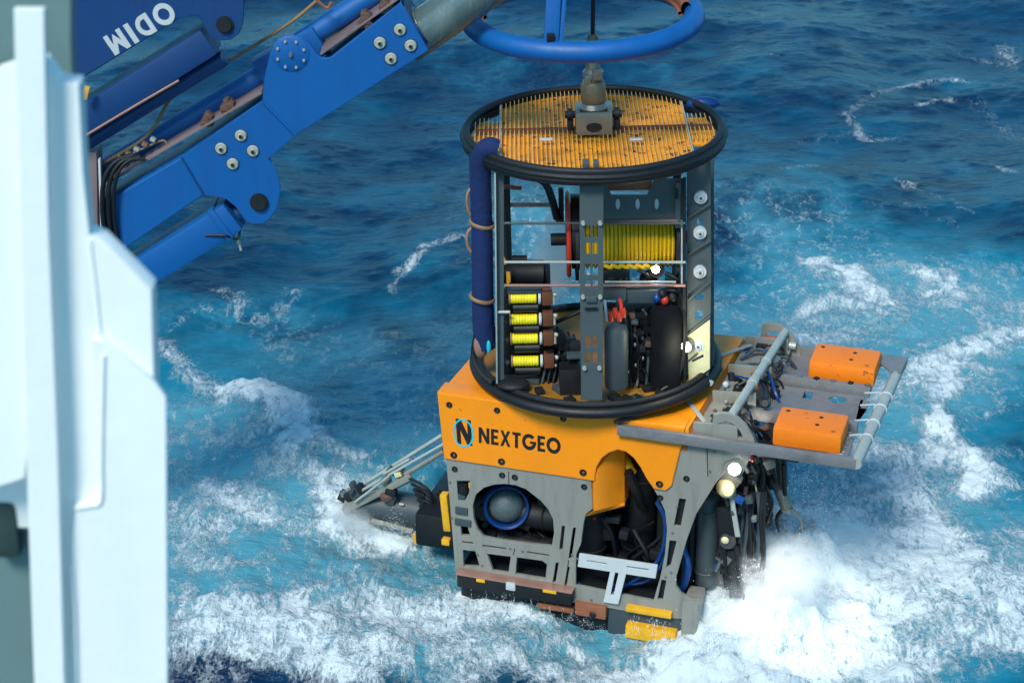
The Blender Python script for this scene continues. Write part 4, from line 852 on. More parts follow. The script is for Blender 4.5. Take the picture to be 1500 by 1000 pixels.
# lettering and emblem
a = V.y(702.5, 646.3, 0); c = V.y(822, 663.5, 0); top = V.y(702.5, 623.5, 0)
lettering('NEXTGEO', V, (a.x, a.z), (c.x, c.z), (top.z - a.z), -.0262, .003, M['ink'], fp)
nn = [(667.2, 612.5), (674.5, 613.5), (685, 636), (684, 614.7), (689.5, 615.4), (692, 653), (685, 652), (674.5, 630), (676, 650.5), (669.8, 649)]
plate_y('emblem_letter', V, nn, [], -.0262, .003, M['ink'], fp, bev=.0005)
e0 = V.y(680, 632.5, 0); wx_ = V.y(695.3, 634.5, 0).x - e0.x; hz_ = (V.y(680, 611.5, 0).z - V.y(680, 653.5, 0).z) / 2
E_ = lambda k: [(e0.x + (wx_ * k) * math.cos(R(i * 9)), e0.z + (hz_ - wx_ * (1 - k)) * math.sin(R(i * 9))) for i in range(40)]
plate('emblem_ring', E_(1), [E_(.84)], .003, MY(-.0296), M['cyan'], fp, bev=.0005)
# grey side frame
hole1 = [(692.4, 740), (697, 724), (709, 714), (724, 709.5), (739, 708.5), (755, 710.5), (770, 716), (792, 733), (803, 746), (810, 760), (811.5, 780), (808, 800), (778, 797), (732, 791), (708, 786), (699, 775), (694, 760)]
hole2 = [(868, 745), (866, 700), (870, 682), (880, 667), (892, 658), (905, 654), (919, 657), (931, 667), (942, 682), (950, 697), (958, 717), (966, 730), (974, 748), (977, 775), (974, 812), (967, 845), (957, 880), (912, 871), (843, 857), (844, 812), (851, 796), (855, 765), (858, 753)]
holes = [hole1, hole2,
 [(669, 704), (688, 704), (687, 721), (681, 733), (671, 732)], [(674.5, 770), (685, 771.5), (689, 785), (676, 784)],
 [(678, 805), (696, 807), (703, 830), (679, 829)], [(713, 810.6), (748, 815), (744.6, 839), (722, 836)], [(757, 816), (794, 821), (801, 826), (799, 848), (755, 841)],
 [(707, 797.5), (741, 802), (741, 805), (707, 800.5)], [(772, 807), (804, 812), (804, 815), (772, 810)], [(677, 792), (693, 794), (693, 797), (677, 795)],
 [(823, 770), (827.5, 770), (823.5, 806), (819, 805)], [(839.5, 772.6), (843.5, 772.6), (837, 818), (832.5, 818)], [(814.2, 823.7), (818.2, 823.7), (813.4, 854), (809.2, 853)],
 [(831.5, 830), (834.5, 830), (829.5, 858), (826.5, 857)],
 [(995, 729.6), (1004.7, 731), (996.6, 771.6), (987, 770)], [(980.7, 791), (991, 792), (982, 828), (975.7, 831)], [(969, 848.5), (976, 850), (970.5, 879), (963, 877.5)]]
sf = plate_y('side_frame', V, [(652, 655), (850, 640), (1000, 640), (1036, 640), (1062, 645), (1062, 676), (1050, 705), (1020, 752), (1006, 790), (990, 846), (990, 858), (997, 869), (1012, 877), (1026, 878), (1022, 908), (960, 903), (860, 884), (838, 882), (668, 850), (664, 800)], holes, 0.0, .045, M['grey'], t, bev=.004)
plate_y('slot_backing', V, [(990, 726), (1006, 728), (998, 775), (984, 832), (974, 882), (960, 880), (972, 830)], [], .055, .01, M['dark'], sf)
bolts([(666, 687), (735.5, 696), (754, 699), (855.5, 713), (967, 729), (1005.5, 701)], -.002, sf)
for p0, p1 in [((745.2, 690), (745.4, 709)), ((1035, 638), (1037, 697)), ((754, 803), (752, 812)), ((833, 820), (827, 862))]:
    b = MB(); b.beam(V.y(*p0, -.001), V.y(*p1, -.001), .007, .006, (0, 1, 0)); b.done('panel_seam', M['black'], sf)
b0 = None
for px, py in [(659, 706), (662, 758), (668, 759), (747, 803), (765, 807), (700, 812), (706, 828), (838, 812), (845, 818), (1042, 650), (1046, 662), (1038, 655), (1040, 690), (985, 780), (992, 742), (983, 838), (975, 845), (866, 878), (925, 888), (1010, 640)]:
    c = V.y(px, py, -.003)
    if b0 is None: b = MB(); b.lathe([(0, -.006), (.012, -.006), (.014, .004)], axis_mat((0, 0, 0), (0, 1, 0)), 8); b0 = b.done('small_bolt', M['steel'], sf); b0.location = c
    else: dup(b0, c)
# pieces inside the narrow left windows
for px, py, y_, s_ in ((676, 727, .03, (.09, .05, .07)), (676, 748, -.01, (.13, .02, .08)), (678, 765, -.012, (.17, .02, .07))):
    b = MB(); b.box(V.y(px, py, y_), s_, None, .006); b.done('clamp_block', M['slate'], t)
b = MB(); b.tube(V.y(678, 706, .05), V.y(680, 722, .05), .06, .05, 14); b.done('connector', M['black'], t)
b = MB(); b.box(V.y(689, 710, .04), (.03, .03, .06), None, .004); b.done('yellow_clip', M['yblock'], t)
# white T bracket
plate_y('white_bracket', V, [(848.5, 811), (963, 828), (960, 847), (917, 840.5), (905.5, 885), (883.5, 881.5), (893.5, 837), (846, 829.6)],
  [[(860, 820), (889, 824.5), (889, 826.5), (860, 822)], [(918, 828.5), (950, 833), (950, 835.5), (918, 831)], [(901, 838), (906, 839), (898.5, 872), (894, 871)]], -.04, .03, M['white'], t, bev=.003)
# front nose plates: near and far, with curved brackets
def nose(y, dx=0, nm='nose_bracket'):
    P = [(1045, 607), (1056, 605), (1068, 606), (1080, 612), (1092, 623), (1104, 642), (1108, 660), (1062, 676), (1040, 650)]
    Hh = [(1052, 638), (1052, 620), (1063, 617), (1074, 621), (1083, 630), (1091, 643)]
    f = lambda L: [(p.x + dx, p.z) for p in (V.y(a_, b_, 0.0) for a_, b_ in L)]
    return plate(nm, f(P), [f(Hh)], .05, MY(y), M['grey'], t, .004)
nose(-.002)
c0_ = V.y(1150, 486, 2.15); nb_ = nose(2.13, .04)
plate_y('nose_cheek', V, [(1040, 640), (1108, 655), (1100, 668), (1085, 700), (1062, 690), (1050, 705), (1062, 645)], [], .012, .04, M['grey'], t, bev=.004)
cb0 = V.y(1071, 609, .03); cb1 = V.y(1150, 486, 2.13)
b = MB(); b.tube(cb0, cb1, .042, None, 18); b.tube(cb0 + (cb1 - cb0) * .36, cb0 + (cb1 - cb0) * .40, .052, None, 18); b.tube(cb0 + (cb1 - cb0) * .62, cb0 + (cb1 - cb0) * .64, .05, None, 18); b.done('bull_bar', M['tube'], t)
b = MB(); b.tube(V.y(1140, 503, 2.1), V.y(1166, 507, 2.1), .04, None, 12); b.done('stub_tube', M['tube'], t)
# far side frame
far = [(.12, 0.0), (2.6, 0.0), (2.6, 2.0), (3.05, 1.95), (3.05, 2.15), (2.5, 2.18), (.05, 1.9)]
plate('far_side_frame', [(.15, .1), (2.65, .1), (2.70, 1.0), (3.05, 1.95), (3.05, 2.17), (2.5, 2.17), (.05, 1.5)], [[(.4, .4), (1.2, .4), (1.2, 1.2), (.4, 1.2)]], .045, MY(2.15), M['grey'], t)
# grey deck between foam and bull bar: cross plates
ZD = ZT - .04
plate('nose_deck', [(2.56, .05), (2.80, .05), (2.86, .45), (2.72, .5), (2.72, .62), (2.86, .7), (2.86, 1.05), (2.74, 1.1), (2.74, 1.25), (2.90, 1.3), (2.95, 2.1), (2.63, 2.1)], [[(2.66, .2), (2.74, .2), (2.74, .4), (2.66, .4)], [(2.70, 1.4), (2.82, 1.4), (2.82, 1.65), (2.70, 1.65)]], .03, MZ(ZD), M['grey'], t)
for y in (.02, .72, 1.34, 2.05):
    b = MB(); b.beam((2.56 + .04 * y, y, ZD + .03), (2.98 + .05 * y, y, ZD + .06), .16, .04, (0, 1, 0), .006); b.done('cross_plate', M['grey'], t)
# straps lying on the foam
for p0, p1 in [((1000, 576), (1032, 618)), ((1044, 525), (1100, 505))]:
    b = MB(); b.beam(V.z(*p0, ZT + .012), V.z(*p1, ZT + .012), .045, .012, (0, 0, 1), .002); b.done('strap', M['tube'], t)
b = MB(); b.path([V.z(900, 618, ZT + .02), V.z(945, 606, ZT + .05), V.z(985, 588, ZT + .05), V.z(1040, 560, ZT + .05), V.z(1056, 540, ZT + .05)], .02, 8); b.done('hose', M['black'], t)
random.seed(5)
for k in range(46):
    x = random.uniform(2.62, 3.15); y = random.uniform(.1, 2.05); z = ZD + random.uniform(-.12, .06)
    b = MB(); m_ = random.choice(['slate', 'dark', 'dark', 'steel', 'black', 'clamp', 'grey', 'black'])
    if k % 3 == 0: b.box((x, y, z), (random.uniform(.05, .14), random.uniform(.05, .14), random.uniform(.04, .1)), Matrix.Rotation(random.uniform(0, 3), 4, 'Z'), .008)
    elif k % 3 == 1: b.tube((x, y, z), (x + random.uniform(-.08, .08), y + random.uniform(-.1, .1), z + .05), random.uniform(.02, .045))
    else: b.ball((x, y, z), random.uniform(.02, .045), (1, 1, .8))
    b.done('hydraulic_fitting', M[m_], t)
for k in range(16):
    y = random.uniform(.1, 2.0); x = random.uniform(2.65, 2.9)
    b = MB(); b.path([(x, y, ZD + .02), (x + .15, y + random.uniform(-.2, .2), ZD + .09), (x + .32, y + random.uniform(-.2, .2), ZD - .02), (x + .45, y + random.uniform(-.3, .3), ZD - .4)], random.choice([.012, .016, .02]), 6)
    b.done('hose', M[random.choice(['black', 'black', 'dark', 'slate', 'bluehose'])], t)
b = MB(); c = V.z(1130, 535, ZT); b.lathe([(0, 0), (.07, 0), (.09, .03), (.09, .08), (.05, .11), (0, .11)], Matrix.Translation(c), 16); b.done('pan_head', M['steel'], t)
b = MB(); b.box(V.z(1128, 500, ZT + .02), (.12, .1, .1), None, .01); b.done('red_block', M['red'], t)
b = MB(); b.ball(V.z(1063, 563, ZT), .035); b.done('white_cap', M['white'], t)
# ---- tray
ZR = 2.15
tr0 = V.y(905, 627, -.06); tr1 = V.y(1254, 678, -.06); xe = tr1.x; ye = 2.15
b = MB(); b.span((tr0.x, -.10, tr0.z - .055), (xe, -.045, tr0.z + .05), .006); bm_ = b.done('tray_side_beam', M['tray'], t)
b = MB(); b.span((tr0.x, -.045, tr0.z - .04), (xe - .1, -.028, tr0.z + .035), .003); b.done('beam_lip', M['dark'], bm_)
ZR = tr0.z
b = MB(); b.span((2.75, ye, ZR - .05), (xe + .16, ye + .055, ZR + .05), .006); b.done('tray_side_beam', M['tray'], t)
b = MB(); b.tube((xe, -.09, ZR), (xe + .11, ye + .06, ZR), .056, None, 20); ft = b.done('front_tube', M['tube'], t)
for y in (.42, .74, 1.08, 1.36):
    b = MB(); b.ring(.06, .008, Matrix.Translation((xe + .052 * y, y, ZR)) @ Matrix.Rotation(R(90), 4, 'X'), 20, 6); b.beam((xe - .14, y, ZR + .02), (xe - .05 + .052 * y, y, ZR + .05), .012, .012); b.done('tube_clip', M['white'], ft)
plate('corner_gusset', [(xe - .2, ye - .02), (xe + .03, ye - .3), (xe + .15, ye - .3), (xe + .17, ye + .05), (xe - .2, ye + .05)], [], .02, MZ(ZR + .07), M['tray'], t)
# floor plates under the floats, inner rails, perforated centre plate
plate('float_shelf', [(3.12, 0.0), (xe - .10, 0.0), (xe - .10, .58), (xe - .3, .62), (3.42, .56), (3.30, .12), (3.12, .08)], [], .02, MZ(ZR - .04), M['tray'], t)
plate('float_shelf', [(3.1, 1.55), (xe - .10, 1.55), (xe - .10, ye), (3.1, ye)], [], .02, MZ(ZR - .04), M['tray'], t)
b = MB(); b.span((2.9, 1.46, ZR - .08), (xe - .1, 1.52, ZR + .04), .006); b.done('inner_rail', M['tray'], t)
b = MB(); b.span((2.85, .66, ZR - .09), (xe - .1, .72, ZR + .03), .006); b.done('inner_rail', M['tray'], t)
plate('perforated_plate', [(3.12, .86), (3.12, 1.42), (xe - .14, 1.42), (xe - .14, .78), (3.5, .78)], [[(3.38, 1.2), (3.47, 1.2), (3.47, 1.38), (3.38, 1.38)], arc(3.72, 1.28, .09, 0, 330, 11), [(3.94, 1.16), (4.02, 1.16), (4.02, 1.34), (3.94, 1.34)], arc(3.75, .9, .07, 0, 330, 11), [(3.4, .86), (3.48, .86), (3.48, .94), (3.4, .94)]], .018, MZ(ZR - .05), M['tray'], t)
for k in range(10):
    y = .12 + k * .05
    b = MB(); b.box((xe - .22 + .01 * (k % 2), y, ZR - .03), (.14, .012, .012), None); b.done('tread_bar', M['tube'], t)
for k in range(8):
    y = 1.6 + k * .06
    b = MB(); b.box((xe - .2, y, ZR - .03), (.14, .012, .012), None); b.done('tread_bar', M['tube'], t)
for k in range(5):
    b = MB(); b.box((3.3 + .17 * k, 1.49, ZR + .045), (.05, .05, .02), Matrix.Rotation(k, 4, 'Z'), .004); b.done('rail_cleat', M['dark' if k % 2 else 'steel'], t)
b = MB(); b.box((3.35, .40, ZR - .15), (.4, .5, .12), None, .02); b.done('under_tray_box', M['black'], t)
b = MB(); b.tube((3.08, 1.58, ZR + .0), (3.08, 2.1, ZR + .02), .022); b.done('cross_tube', M['tube'], t)
b = MB(); b.ring(.12, .014, Matrix.Translation((3.0, 1.5, ZR + .08)) @ Matrix.Rotation(.6, 4, 'X'), 24, 6); b.ring(.10, .014, Matrix.Translation((3.02, 1.52, ZR + .1)) @ Matrix.Rotation(.3, 4, 'X'), 24, 6); b.done('coiled_cable', M['dark'], t)
b = MB(); b.ball((2.96, 1.5, ZR + .05), .1, (1, 1, .6)); b.done('camera_housing', M['steel'], t)
b = MB(); b.box((2.9, 1.25, ZR + .05), (.07, .2, .1), Matrix.Rotation(.3, 4, 'Z'), .01); b.done('rusty_block', M['rust'], t)
# the two orange floats
def buoy(a, c, y0, y1, hz):
    b = MB(); lo = Vector((a, y0, ZR - .035)); hi = Vector((c, y1, ZR - .035 + hz))
    b.box((lo + hi) / 2, hi - lo, None, .035); o = b.done('buoyancy_block', M['float'], t, 50)
    for (u_, v_) in ((.62, .7), (.60, .35), (.86, .15), (.12, .8)):
        p = Vector((a + (c - a) * u_, y0 + (y1 - y0) * v_, hi.z)); b = MB(); b.lathe([(0, .004), (.014, .006), (.022, .001)], Matrix.Translation(p), 10); b.done('mounting_bolt', M['dark' if v_ != .15 else 'rust'], o)
    return o
p0 = V.z(1140, 655, ZR); 
f1a = V.y(1131, 640, .10).x; f1b = V.y(1232, 655, .10).x; buoy(f1a, f1b, .10, .56, .20)
f2a = V.y(1183, 552, 1.60).x; f2b = V.y(1280, 567, 1.60).x; buoy(f2a, f2b, 1.60, 2.08, .20)
# ---- thruster and machinery behind the side frame
tc_ = V.y(742, 742, .32); ad = Vector((.35, -1, .22)).normalized()
am = axis_mat(tc_, ad)
b = MB(); b.lathe([(.205, -.22), (.235, -.1), (.235, .03), (.222, .05), (.20, .03), (.19, -.1), (.205, -.22)], am, 40); th = b.done('thruster_nozzle', M['bluehose'], t)
b = MB(); b.lathe([(0, .07), (.08, .055), (.15, .015), (.18, -.04), (.18, -.16), (0, -.16)], am, 32); b.done('thruster_hub', M['hub'], th)
for k in range(5):
    a = 2 * math.pi * k / 5; b = MB(); pv = am @ Vector((.13 * math.cos(a), .13 * math.sin(a), -.02)); pw = am @ Vector((.2 * math.cos(a + .3), .2 * math.sin(a + .3), -.05)); b.beam(pv, pw, .08, .015, ad, .003); b.done('propeller_blade', M['dark'], th)
tc2 = V.y(930, 790, .9)
b = MB(); b.lathe([(.16, -.2), (.2, 0), (.2, .06), (.17, .05), (.15, -.2)], axis_mat(tc2, Vector((.3, -1, .1))), 32); b.done('thruster_nozzle', M['bluehose'], t)
def pod(name, p, q, r, m, cap=True):
    p, q = Vector(p), Vector(q); h = (q - p).length
    b = MB(); b.lathe([(0, -.02), (r * .7, -.02), (r * .95, 0), (r, .03), (r, h - .03), (r * .95, h), (0, h)], axis_mat(p, q - p), 24); b.ring(r * 1.03, .012, axis_mat(p + (q - p) * .15, q - p), 24, 6); b.ring(r * 1.03, .012, axis_mat(p + (q - p) * .85, q - p), 24, 6); return b.done(name, M[m], t)
pod('electronics_pod', (.25, .5, .72), (1.1, .5, .72), .15, 'dark'); pod('electronics_pod', (.3, .9, 1.1), (1.6, .9, 1.1), .2, 'black'); pod('electronics_pod', (.25, .45, .36), (1.2, .45, .36), .12, 'dark')
pod('hydraulic_reservoir', (1.45, .45, .35), (1.45, .45, 1.3), .16, 'dark'); pod('hydraulic_reservoir', (1.9, .7, .3), (1.9, .7, 1.4), .18, 'black'); pod('compensator', (2.25, .5, .5), (2.25, .5, 1.2), .12, 'dark')
b = MB(); b.span((.15, 1.25, .15), (2.6, 1.35, 1.9)); b.done('added_bulkhead', M['black'], t)  # black sheet added behind the machinery to keep the interior dark
b = MB(); b.span((.2, .06, .17), (2.55, 2.1, .22)); b.done('lower_deck', M['dark'], t)
b = MB(); b.span((1.2, .25, .22), (1.28, 1.3, 1.5)); b.done('inner_rib', M['dark'], t)
b = MB(); b.span((.1, .25, .22), (.14, 2.1, 1.5)); b.done('end_plate', M['dark'], t)
b = MB(); b.span((2.5, .35, .3), (2.54, 2.1, 1.8)); b.done('end_plate', M['dark'], t)
random.seed(21)
def hz(pts, r, m): b = MB(); b.path(pts, r, 8); return b.done('hose', M[m], t)
hz([V.y(962, 735, .08), V.y(974, 760, .1), V.y(972, 800, .12), V.y(955, 830, .15), V.y(905, 862, .1), V.y(862, 864, .1), V.y(846, 852, .12)], .02, 'bluehose')
hz([V.y(968, 745, .1), V.y(978, 770, .12), V.y(974, 815, .14), V.y(948, 850, .15), V.y(898, 856, .12)], .016, 'bluehose')
hz([V.y(1000, 800, .2), V.y(1008, 830, .15), V.y(1000, 860, .2), V.y(985, 870, .25)], .035, 'bluehose')
hz([V.y(920, 690, .3), V.y(930, 715, .35), V.y(940, 740, .5)], .05, 'black')
for k in range(22):
    x = random.uniform(1.35, 2.4) if k % 3 else random.uniform(.4, 1.2); z = random.uniform(.5, 1.5) if k % 3 else .8
    hz([(x, .4, z), (x + random.uniform(-.3, .3), .35 + random.random() * .2, z - .25), (x + random.uniform(-.3, .3), .45, max(.25, z - .6))], random.choice([.012, .018, .024]), random.choice(['black', 'black', 'dark', 'black', 'dark']))
for k in range(26):
    x = random.uniform(.35, 2.4); z = random.uniform(.28, 1.3); b = MB(); b.box((x, random.uniform(.3, .5), z), (random.uniform(.05, .16), .1, random.uniform(.05, .14)), Matrix.Rotation(random.uniform(-.3, .3), 4, 'Y'), .01); b.done('valve_block', M[random.choice(['dark', 'black', 'dark', 'black'])], t)
b = MB(); b.lathe([(0, 0), (.06, 0), (.065, .14), (.04, .2), (0, .2)], axis_mat(V.y(925, 694, .4), V.y(908, 664, .4) - V.y(925, 694, .4)), 16); b.done('yellow_guide', M['yblock'], t)
b = MB(); b.ball(V.y(870, 759, .3), .02); b.done('indicator_light', M['red'], t)
# ---- bottom skid
b = MB(); a = V.y(671, 845, -.08); c = V.y(838, 870, -.08); b.span((a.x, -.12, a.z - .09), (c.x, .0, a.z + .05), .012); sk = b.done('skid_beam', M['black'], t)
b = MB(); b.span((a.x - .01, -.125, a.z + .053), (c.x + .01, -.002, a.z + .068), .004); b.done('skid_top', M['pinkmetal'], sk)
b = MB(); b.box(V.y(748, 858, -.125), (.10, .012, .09), None, .012); b.done('tag', M['white'], sk)
for px, py, w_ in ((704, 850, .09), (805, 866, .14)):
    b = MB(); b.box(V.y(px, py, -.123), (w_, .008, .035), None, .002); b.done('worn_patch', M['yblock'], sk)
b = MB(); a = V.y(843, 878, -.03); c = V.y(888, 900, -.03); b.span((a.x, -.05, c.z - .05), (c.x, .05, a.z - .02), .012); b.done('copper_plate', M['rust'], t)
b = MB(); b.ball(V.y(868, 900, -.06), .035, (1, .4, 1)); b.done('plug', M['black'], t)
b = MB(); a = V.y(788, 880, -.02); b.span((a.x, -.04, a.z - .07), (a.x + .38, .03, a.z - .005), .01); b.done('copper_plate', M['rust'], t)
b = MB(); a = V.y(890, 884, .0); c = V.y(1018, 905, .0); b.span((a.x, .02, -.35), (c.x, .9, .12), .02); b.done('skid_pod', M['slate'], t)
for (y0, y1) in ((886, 896), (912, 934)):
    b = MB(); a = V.y(917, y0 + 1, -.05); c = V.y(984 if y0 < 900 else 990, y1, -.05); bot = V.y(917, y1 - 2, -.05).z; b.span((a.x, -.07, bot), (c.x, .1, a.z), .01); b.done('yellow_skid_block', M['yblock'], t)
b = MB(); a = V.y(845, 878, .1); b.span((.2, .06, -.28), (1.85, 1.9, .06), .02); b.done('skid_pod', M['dark'], t)
b = MB(); a = V.y(1000, 880, -.02); b.span((a.x, -.05, -.25), (a.x + .16, .3, a.z), .015); b.done('skid_end', M['grey'], t)
# ---- front: manipulators, lamps, hoses
YM = .35
def seg(parent, name, p, q, r0, r1, m, box=False):
    b = MB()
    if box: b.beam(p, q, r0 * 2, r1 * 2, (0, 1, 0), .01)
    else: b.tube(p, q, r0, r1, 18)
    return b.done(name, M[m], parent)
pod('foldaway_cylinder', V.y(1038, 726, .45), V.y(1034, 852, .45), .115, 'slate'); pod('foldaway_cylinder', V.y(1015, 770, .7), V.y(1012, 880, .7), .12, 'dark')
m1 = seg(t, 'manipulator_arm', V.y(1062, 738, YM), V.y(1068, 800, YM), .075, .07, 'black', True)
seg(m1, 'forearm', V.y(1069, 800, YM), V.y(1076, 858, YM), .09, .08, 'dark', True)
b = MB(); b.tube(V.y(1066, 792, YM - .1), V.y(1066, 792, YM + .1), .08, None, 16); b.tube(V.y(1060, 800, YM - .1), V.y(1064, 845, YM - .1), .02); b.tube(V.y(1078, 800, YM - .1), V.y(1082, 840, YM - .1), .02); b.done('elbow_joint', M['dark'], m1)
b = MB(); b.ball(V.y(1062, 791, YM - .12), .04, (1, .5, 1)); b.done('joint_cap', M['tape'], m1)
b = MB(); b.box(V.y(1078, 866, YM), (.12, .1, .07), None, .01); b.path([V.y(1074, 868, YM), V.y(1070, 878, YM), V.y(1076, 892, YM)], .02, 8, rv=(1, .5)); b.path([V.y(1084, 866, YM), V.y(1090, 874, YM), V.y(1083, 888, YM)], .018, 8, rv=(1, .5)); b.done('gripper', M['dark'], m1)
b = MB(); b.beam(V.y(1071, 724, YM - .08), V.y(1081, 785, YM - .08), .05, .03, (0, 1, 0), .004); b.done('arm_rod', M['tube'], m1)
for k in range(15):
    x = 1078 + k * 3.0
    hz([V.y(x, 672, .75), V.y(x + random.uniform(-6, 10), 700, .65 + .04 * (k % 3)), V.y(x + random.uniform(-8, 12), 735, .62), V.y(x + random.uniform(-6, 8), 772 + random.uniform(-8, 6), .7)], .014 + .006 * (k % 2), 'black' if k % 3 else 'dark')
pod('stowed_cylinder', V.y(1112, 672, .95), V.y(1120, 768, .95), .085, 'black'); pod('stowed_cylinder', V.y(1096, 680, .85), V.y(1104, 778, .85), .07, 'dark')
hz([V.y(1090, 672, .7), V.y(1104, 700, .6), V.y(1112, 742, .6)], .010, 'tape')
b = MB(); b.box(V.y(1100, 765, .7), (.22, .15, .12), Matrix.Rotation(-.3, 4, 'Y'), .02); b.done('wrist_block', M['dark'], t)
# claw arm
YC2 = .95
m2 = seg(t, 'manipulator_arm', V.y(1134, 672, YC2), V.y(1142, 712, YC2), .085, .075, 'dark', True)
seg(m2, 'forearm', V.y(1141, 710, YC2), V.y(1152, 742, YC2), .07, .062, 'steel')
b = MB(); b.tube(V.y(1140, 706, YC2 - .09), V.y(1140, 706, YC2 + .09), .075, None, 16); b.tube(V.y(1130, 680, YC2 - .1), V.y(1136, 706, YC2 - .1), .02); b.tube(V.y(1147, 680, YC2 - .1), V.y(1150, 725, YC2 - .1), .02); b.done('elbow_joint', M['black'], m2)
b = MB(); b.beam(V.y(1145, 744, YC2), V.y(1160, 746, YC2), .05, .08, (0, 1, 0), .01); b.done('wrist', M['steel'], m2)
for k, P in enumerate([[(1147, 746), (1139, 756), (1138, 766), (1141, 779)], [(1159, 746), (1168, 754), (1174, 764), (1175, 779)]]):
    b = MB(); b.path([V.y(*p, YC2) for p in P], .026, 8, rv=(1, .4)); b.done('claw_finger', M['dark' if k == 0 else 'steel'], m2)
for k in range(5): hz([V.y(1134 + 4 * k, 664, .9), V.y(1136 + 4 * k, 690, .86), V.y(1139 + 3 * k, 715, .86)], .012, 'black' if k % 2 else 'slate')
# lamps under the tray
def lamp(px, py, y, r, d=(.5, -1, -.3), body='dark'):
    c = V.y(px, py, y); b = MB(); b.lathe([(0, -.16), (r * .6, -.16), (r, -.06), (r * 1.12, .0), (r, .0)], axis_mat(c, d), 20); o = b.done('lamp', M[body], t)
    b = MB(); b.lathe([(0, .012), (r * .7, .008), (r * .98, -.004)], axis_mat(c, d), 20); b.done('lamp_glass', M['lamp'], o); return o
lamp(1076, 687, -.06, .06, (.3, -1, .4), 'steel'); b = MB(); b.ball(V.y(1075, 686, -.07), .034, (1.2, .6, .9)); b.done('lamp_glass', M['lamp'], t); lamp(1096, 668, .12, .04, (.3, -1, 0)); 
b = MB(); b.box(V.y(1070, 700, .3), (.2, .12, .14), Matrix.Rotation(.6, 4, 'Y'), .015); b.done('lamp_bracket', M['steel'], t)
b = MB(); b.lathe([(0, .075), (.05, .07), (.082, .03), (.088, -.06), (.06, -.09), (0, -.09)], axis_mat(V.y(1064, 716, .2), (.5, -1, .2)), 24); b.done('camera_dome', M['tape'], t)
b = MB(); b.ball(V.y(1100, 670, .1), .03); b.ball(V.y(1104, 673, .1), .02); b.done('indicator_light', M['red'], t)
b = MB(); b.box(V.y(1030, 702, .06), (.08, .03, .16), Matrix.Rotation(.5, 4, 'Y'), .01); b.done('blue_label', M['cyan'], t)
b = MB(); b.box(V.y(1020, 738, .12), (.06, .05, .2), Matrix.Rotation(.4, 4, 'Y'), .01); b.done('yellow_edge', M['yblock'], t)
pl = bpy.data.lights.new('nose_lamp', 'POINT'); pl.energy = 8; pl.color = (1, .96, .88); pl.shadow_soft_size = .06
po = bpy.data.objects.new('nose_lamp', pl); link(po, t); po.location = V.y(1078, 690, .05)
sl = bpy.data.lights.new('nose_spotlight', 'SPOT'); sl.energy = 65; sl.color = (1, .98, .93); sl.spot_size = R(50); sl.spot_blend = .8; sl.shadow_soft_size = .07
so_ = bpy.data.objects.new('nose_spotlight', sl); link(so_, t); so_.location = V.y(1104, 694, -.2); dd = V.z(1165, 900, .1) - so_.location; so_.rotation_euler = (-dd).to_track_quat('Z', 'Y').to_euler()
for k in range(44):
    py = random.uniform(695, 860); px = 1052 + random.random() * (66 if py < 775 else 34); c = V.y(px, py, random.uniform(.2, .6)); b = MB()
    if k % 3: b.box(c, (random.uniform(.03, .09), .07, random.uniform(.04, .12)), Matrix.Rotation(random.uniform(-.6, .6), 4, 'Y'), .006)
    else: b.tube(c, c + Vector((random.uniform(-.06, .06), -.02, -random.uniform(.06, .16))), random.uniform(.012, .025))
    b.done('arm_fitting', M[random.choice(['black', 'dark', 'slate', 'steel', 'black', 'bluehose', 'dark', 'clamp'])], t)
for k in range(14):
    px = random.uniform(1050, 1135); c = V.y(px, 655 + (px - 1050) * .12 + random.uniform(4, 22), random.uniform(.15, .6)); b = MB()
    if k % 2: b.box(c, (random.uniform(.04, .1), .06, random.uniform(.04, .09)), Matrix.Rotation(random.uniform(0, 2), 4, 'Y'), .008)
    else: b.tube(c, c + Vector((.05, -.03, -.06)), .03)
    b.done('hydraulic_fitting', M[random.choice(['steel', 'dark', 'black', 'slate', 'dark'])], t)
for k in range(30):
    x = 1000 + k * 4.2; hz([V.y(x, 720, .5), V.y(x + random.uniform(-4, 4), 760, .42), V.y(x + random.uniform(-6, 2), 810, .45), V.y(x - 5, 860, .5)], random.choice([.014, .02, .026]), random.choice(['black', 'dark', 'black', 'slate']))
# ---- rear tool arm at the left, touching the water
YL = 1.05
def lt(px, py, dy=0): return V.y(px, py, YL + dy)
b = MB(); b.tube(lt(532, 736), lt(645, 753), .19, .18, 28); arm = b.done('tool_cylinder', M['slate'], t)
b = MB(); b.lathe([(0, -.03), (.15, -.03), (.18, 0), (.18, .05)], axis_mat(lt(532, 738), lt(645, 755) - lt(532, 738)), 28); b.done('cylinder_end', M['dark'], arm)
b = MB(); b.box(lt(588, 738, -.17), (.05, .01, .02)); b.done('label', M['white'], arm)
ta = None
for p, q, r, d in [((512, 722), (648, 637), .022, .1), ((530, 718), (650, 650), .016, -.2), ((505, 745), (600, 700), .045, -.15), ((594, 694), (650, 660), .03, -.15), ((562, 694), (600, 672), .014, -.2), ((508, 738), (512, 716), .03, 0), ((585, 700), (590, 690), .05, -.1), ((545, 762), (605, 778), .03, -.2), ((505, 748), (548, 764), .03, -.1), ((520, 735), (570, 697), .014, -.25), ((540, 722), (572, 690), .016, .1)]:
    b = MB(); b.tube(lt(*p, d), lt(*q, d), r, None, 10); b.done('truss_rod', M['tube' if r < .03 else 'grey'], t)
b = MB(); b.beam(lt(503, 748, -.2), lt(602, 697, -.2), .07, .03, (0, 1, 0), .004); b.done('truss_plate', M['grey'], t)
random.seed(9)
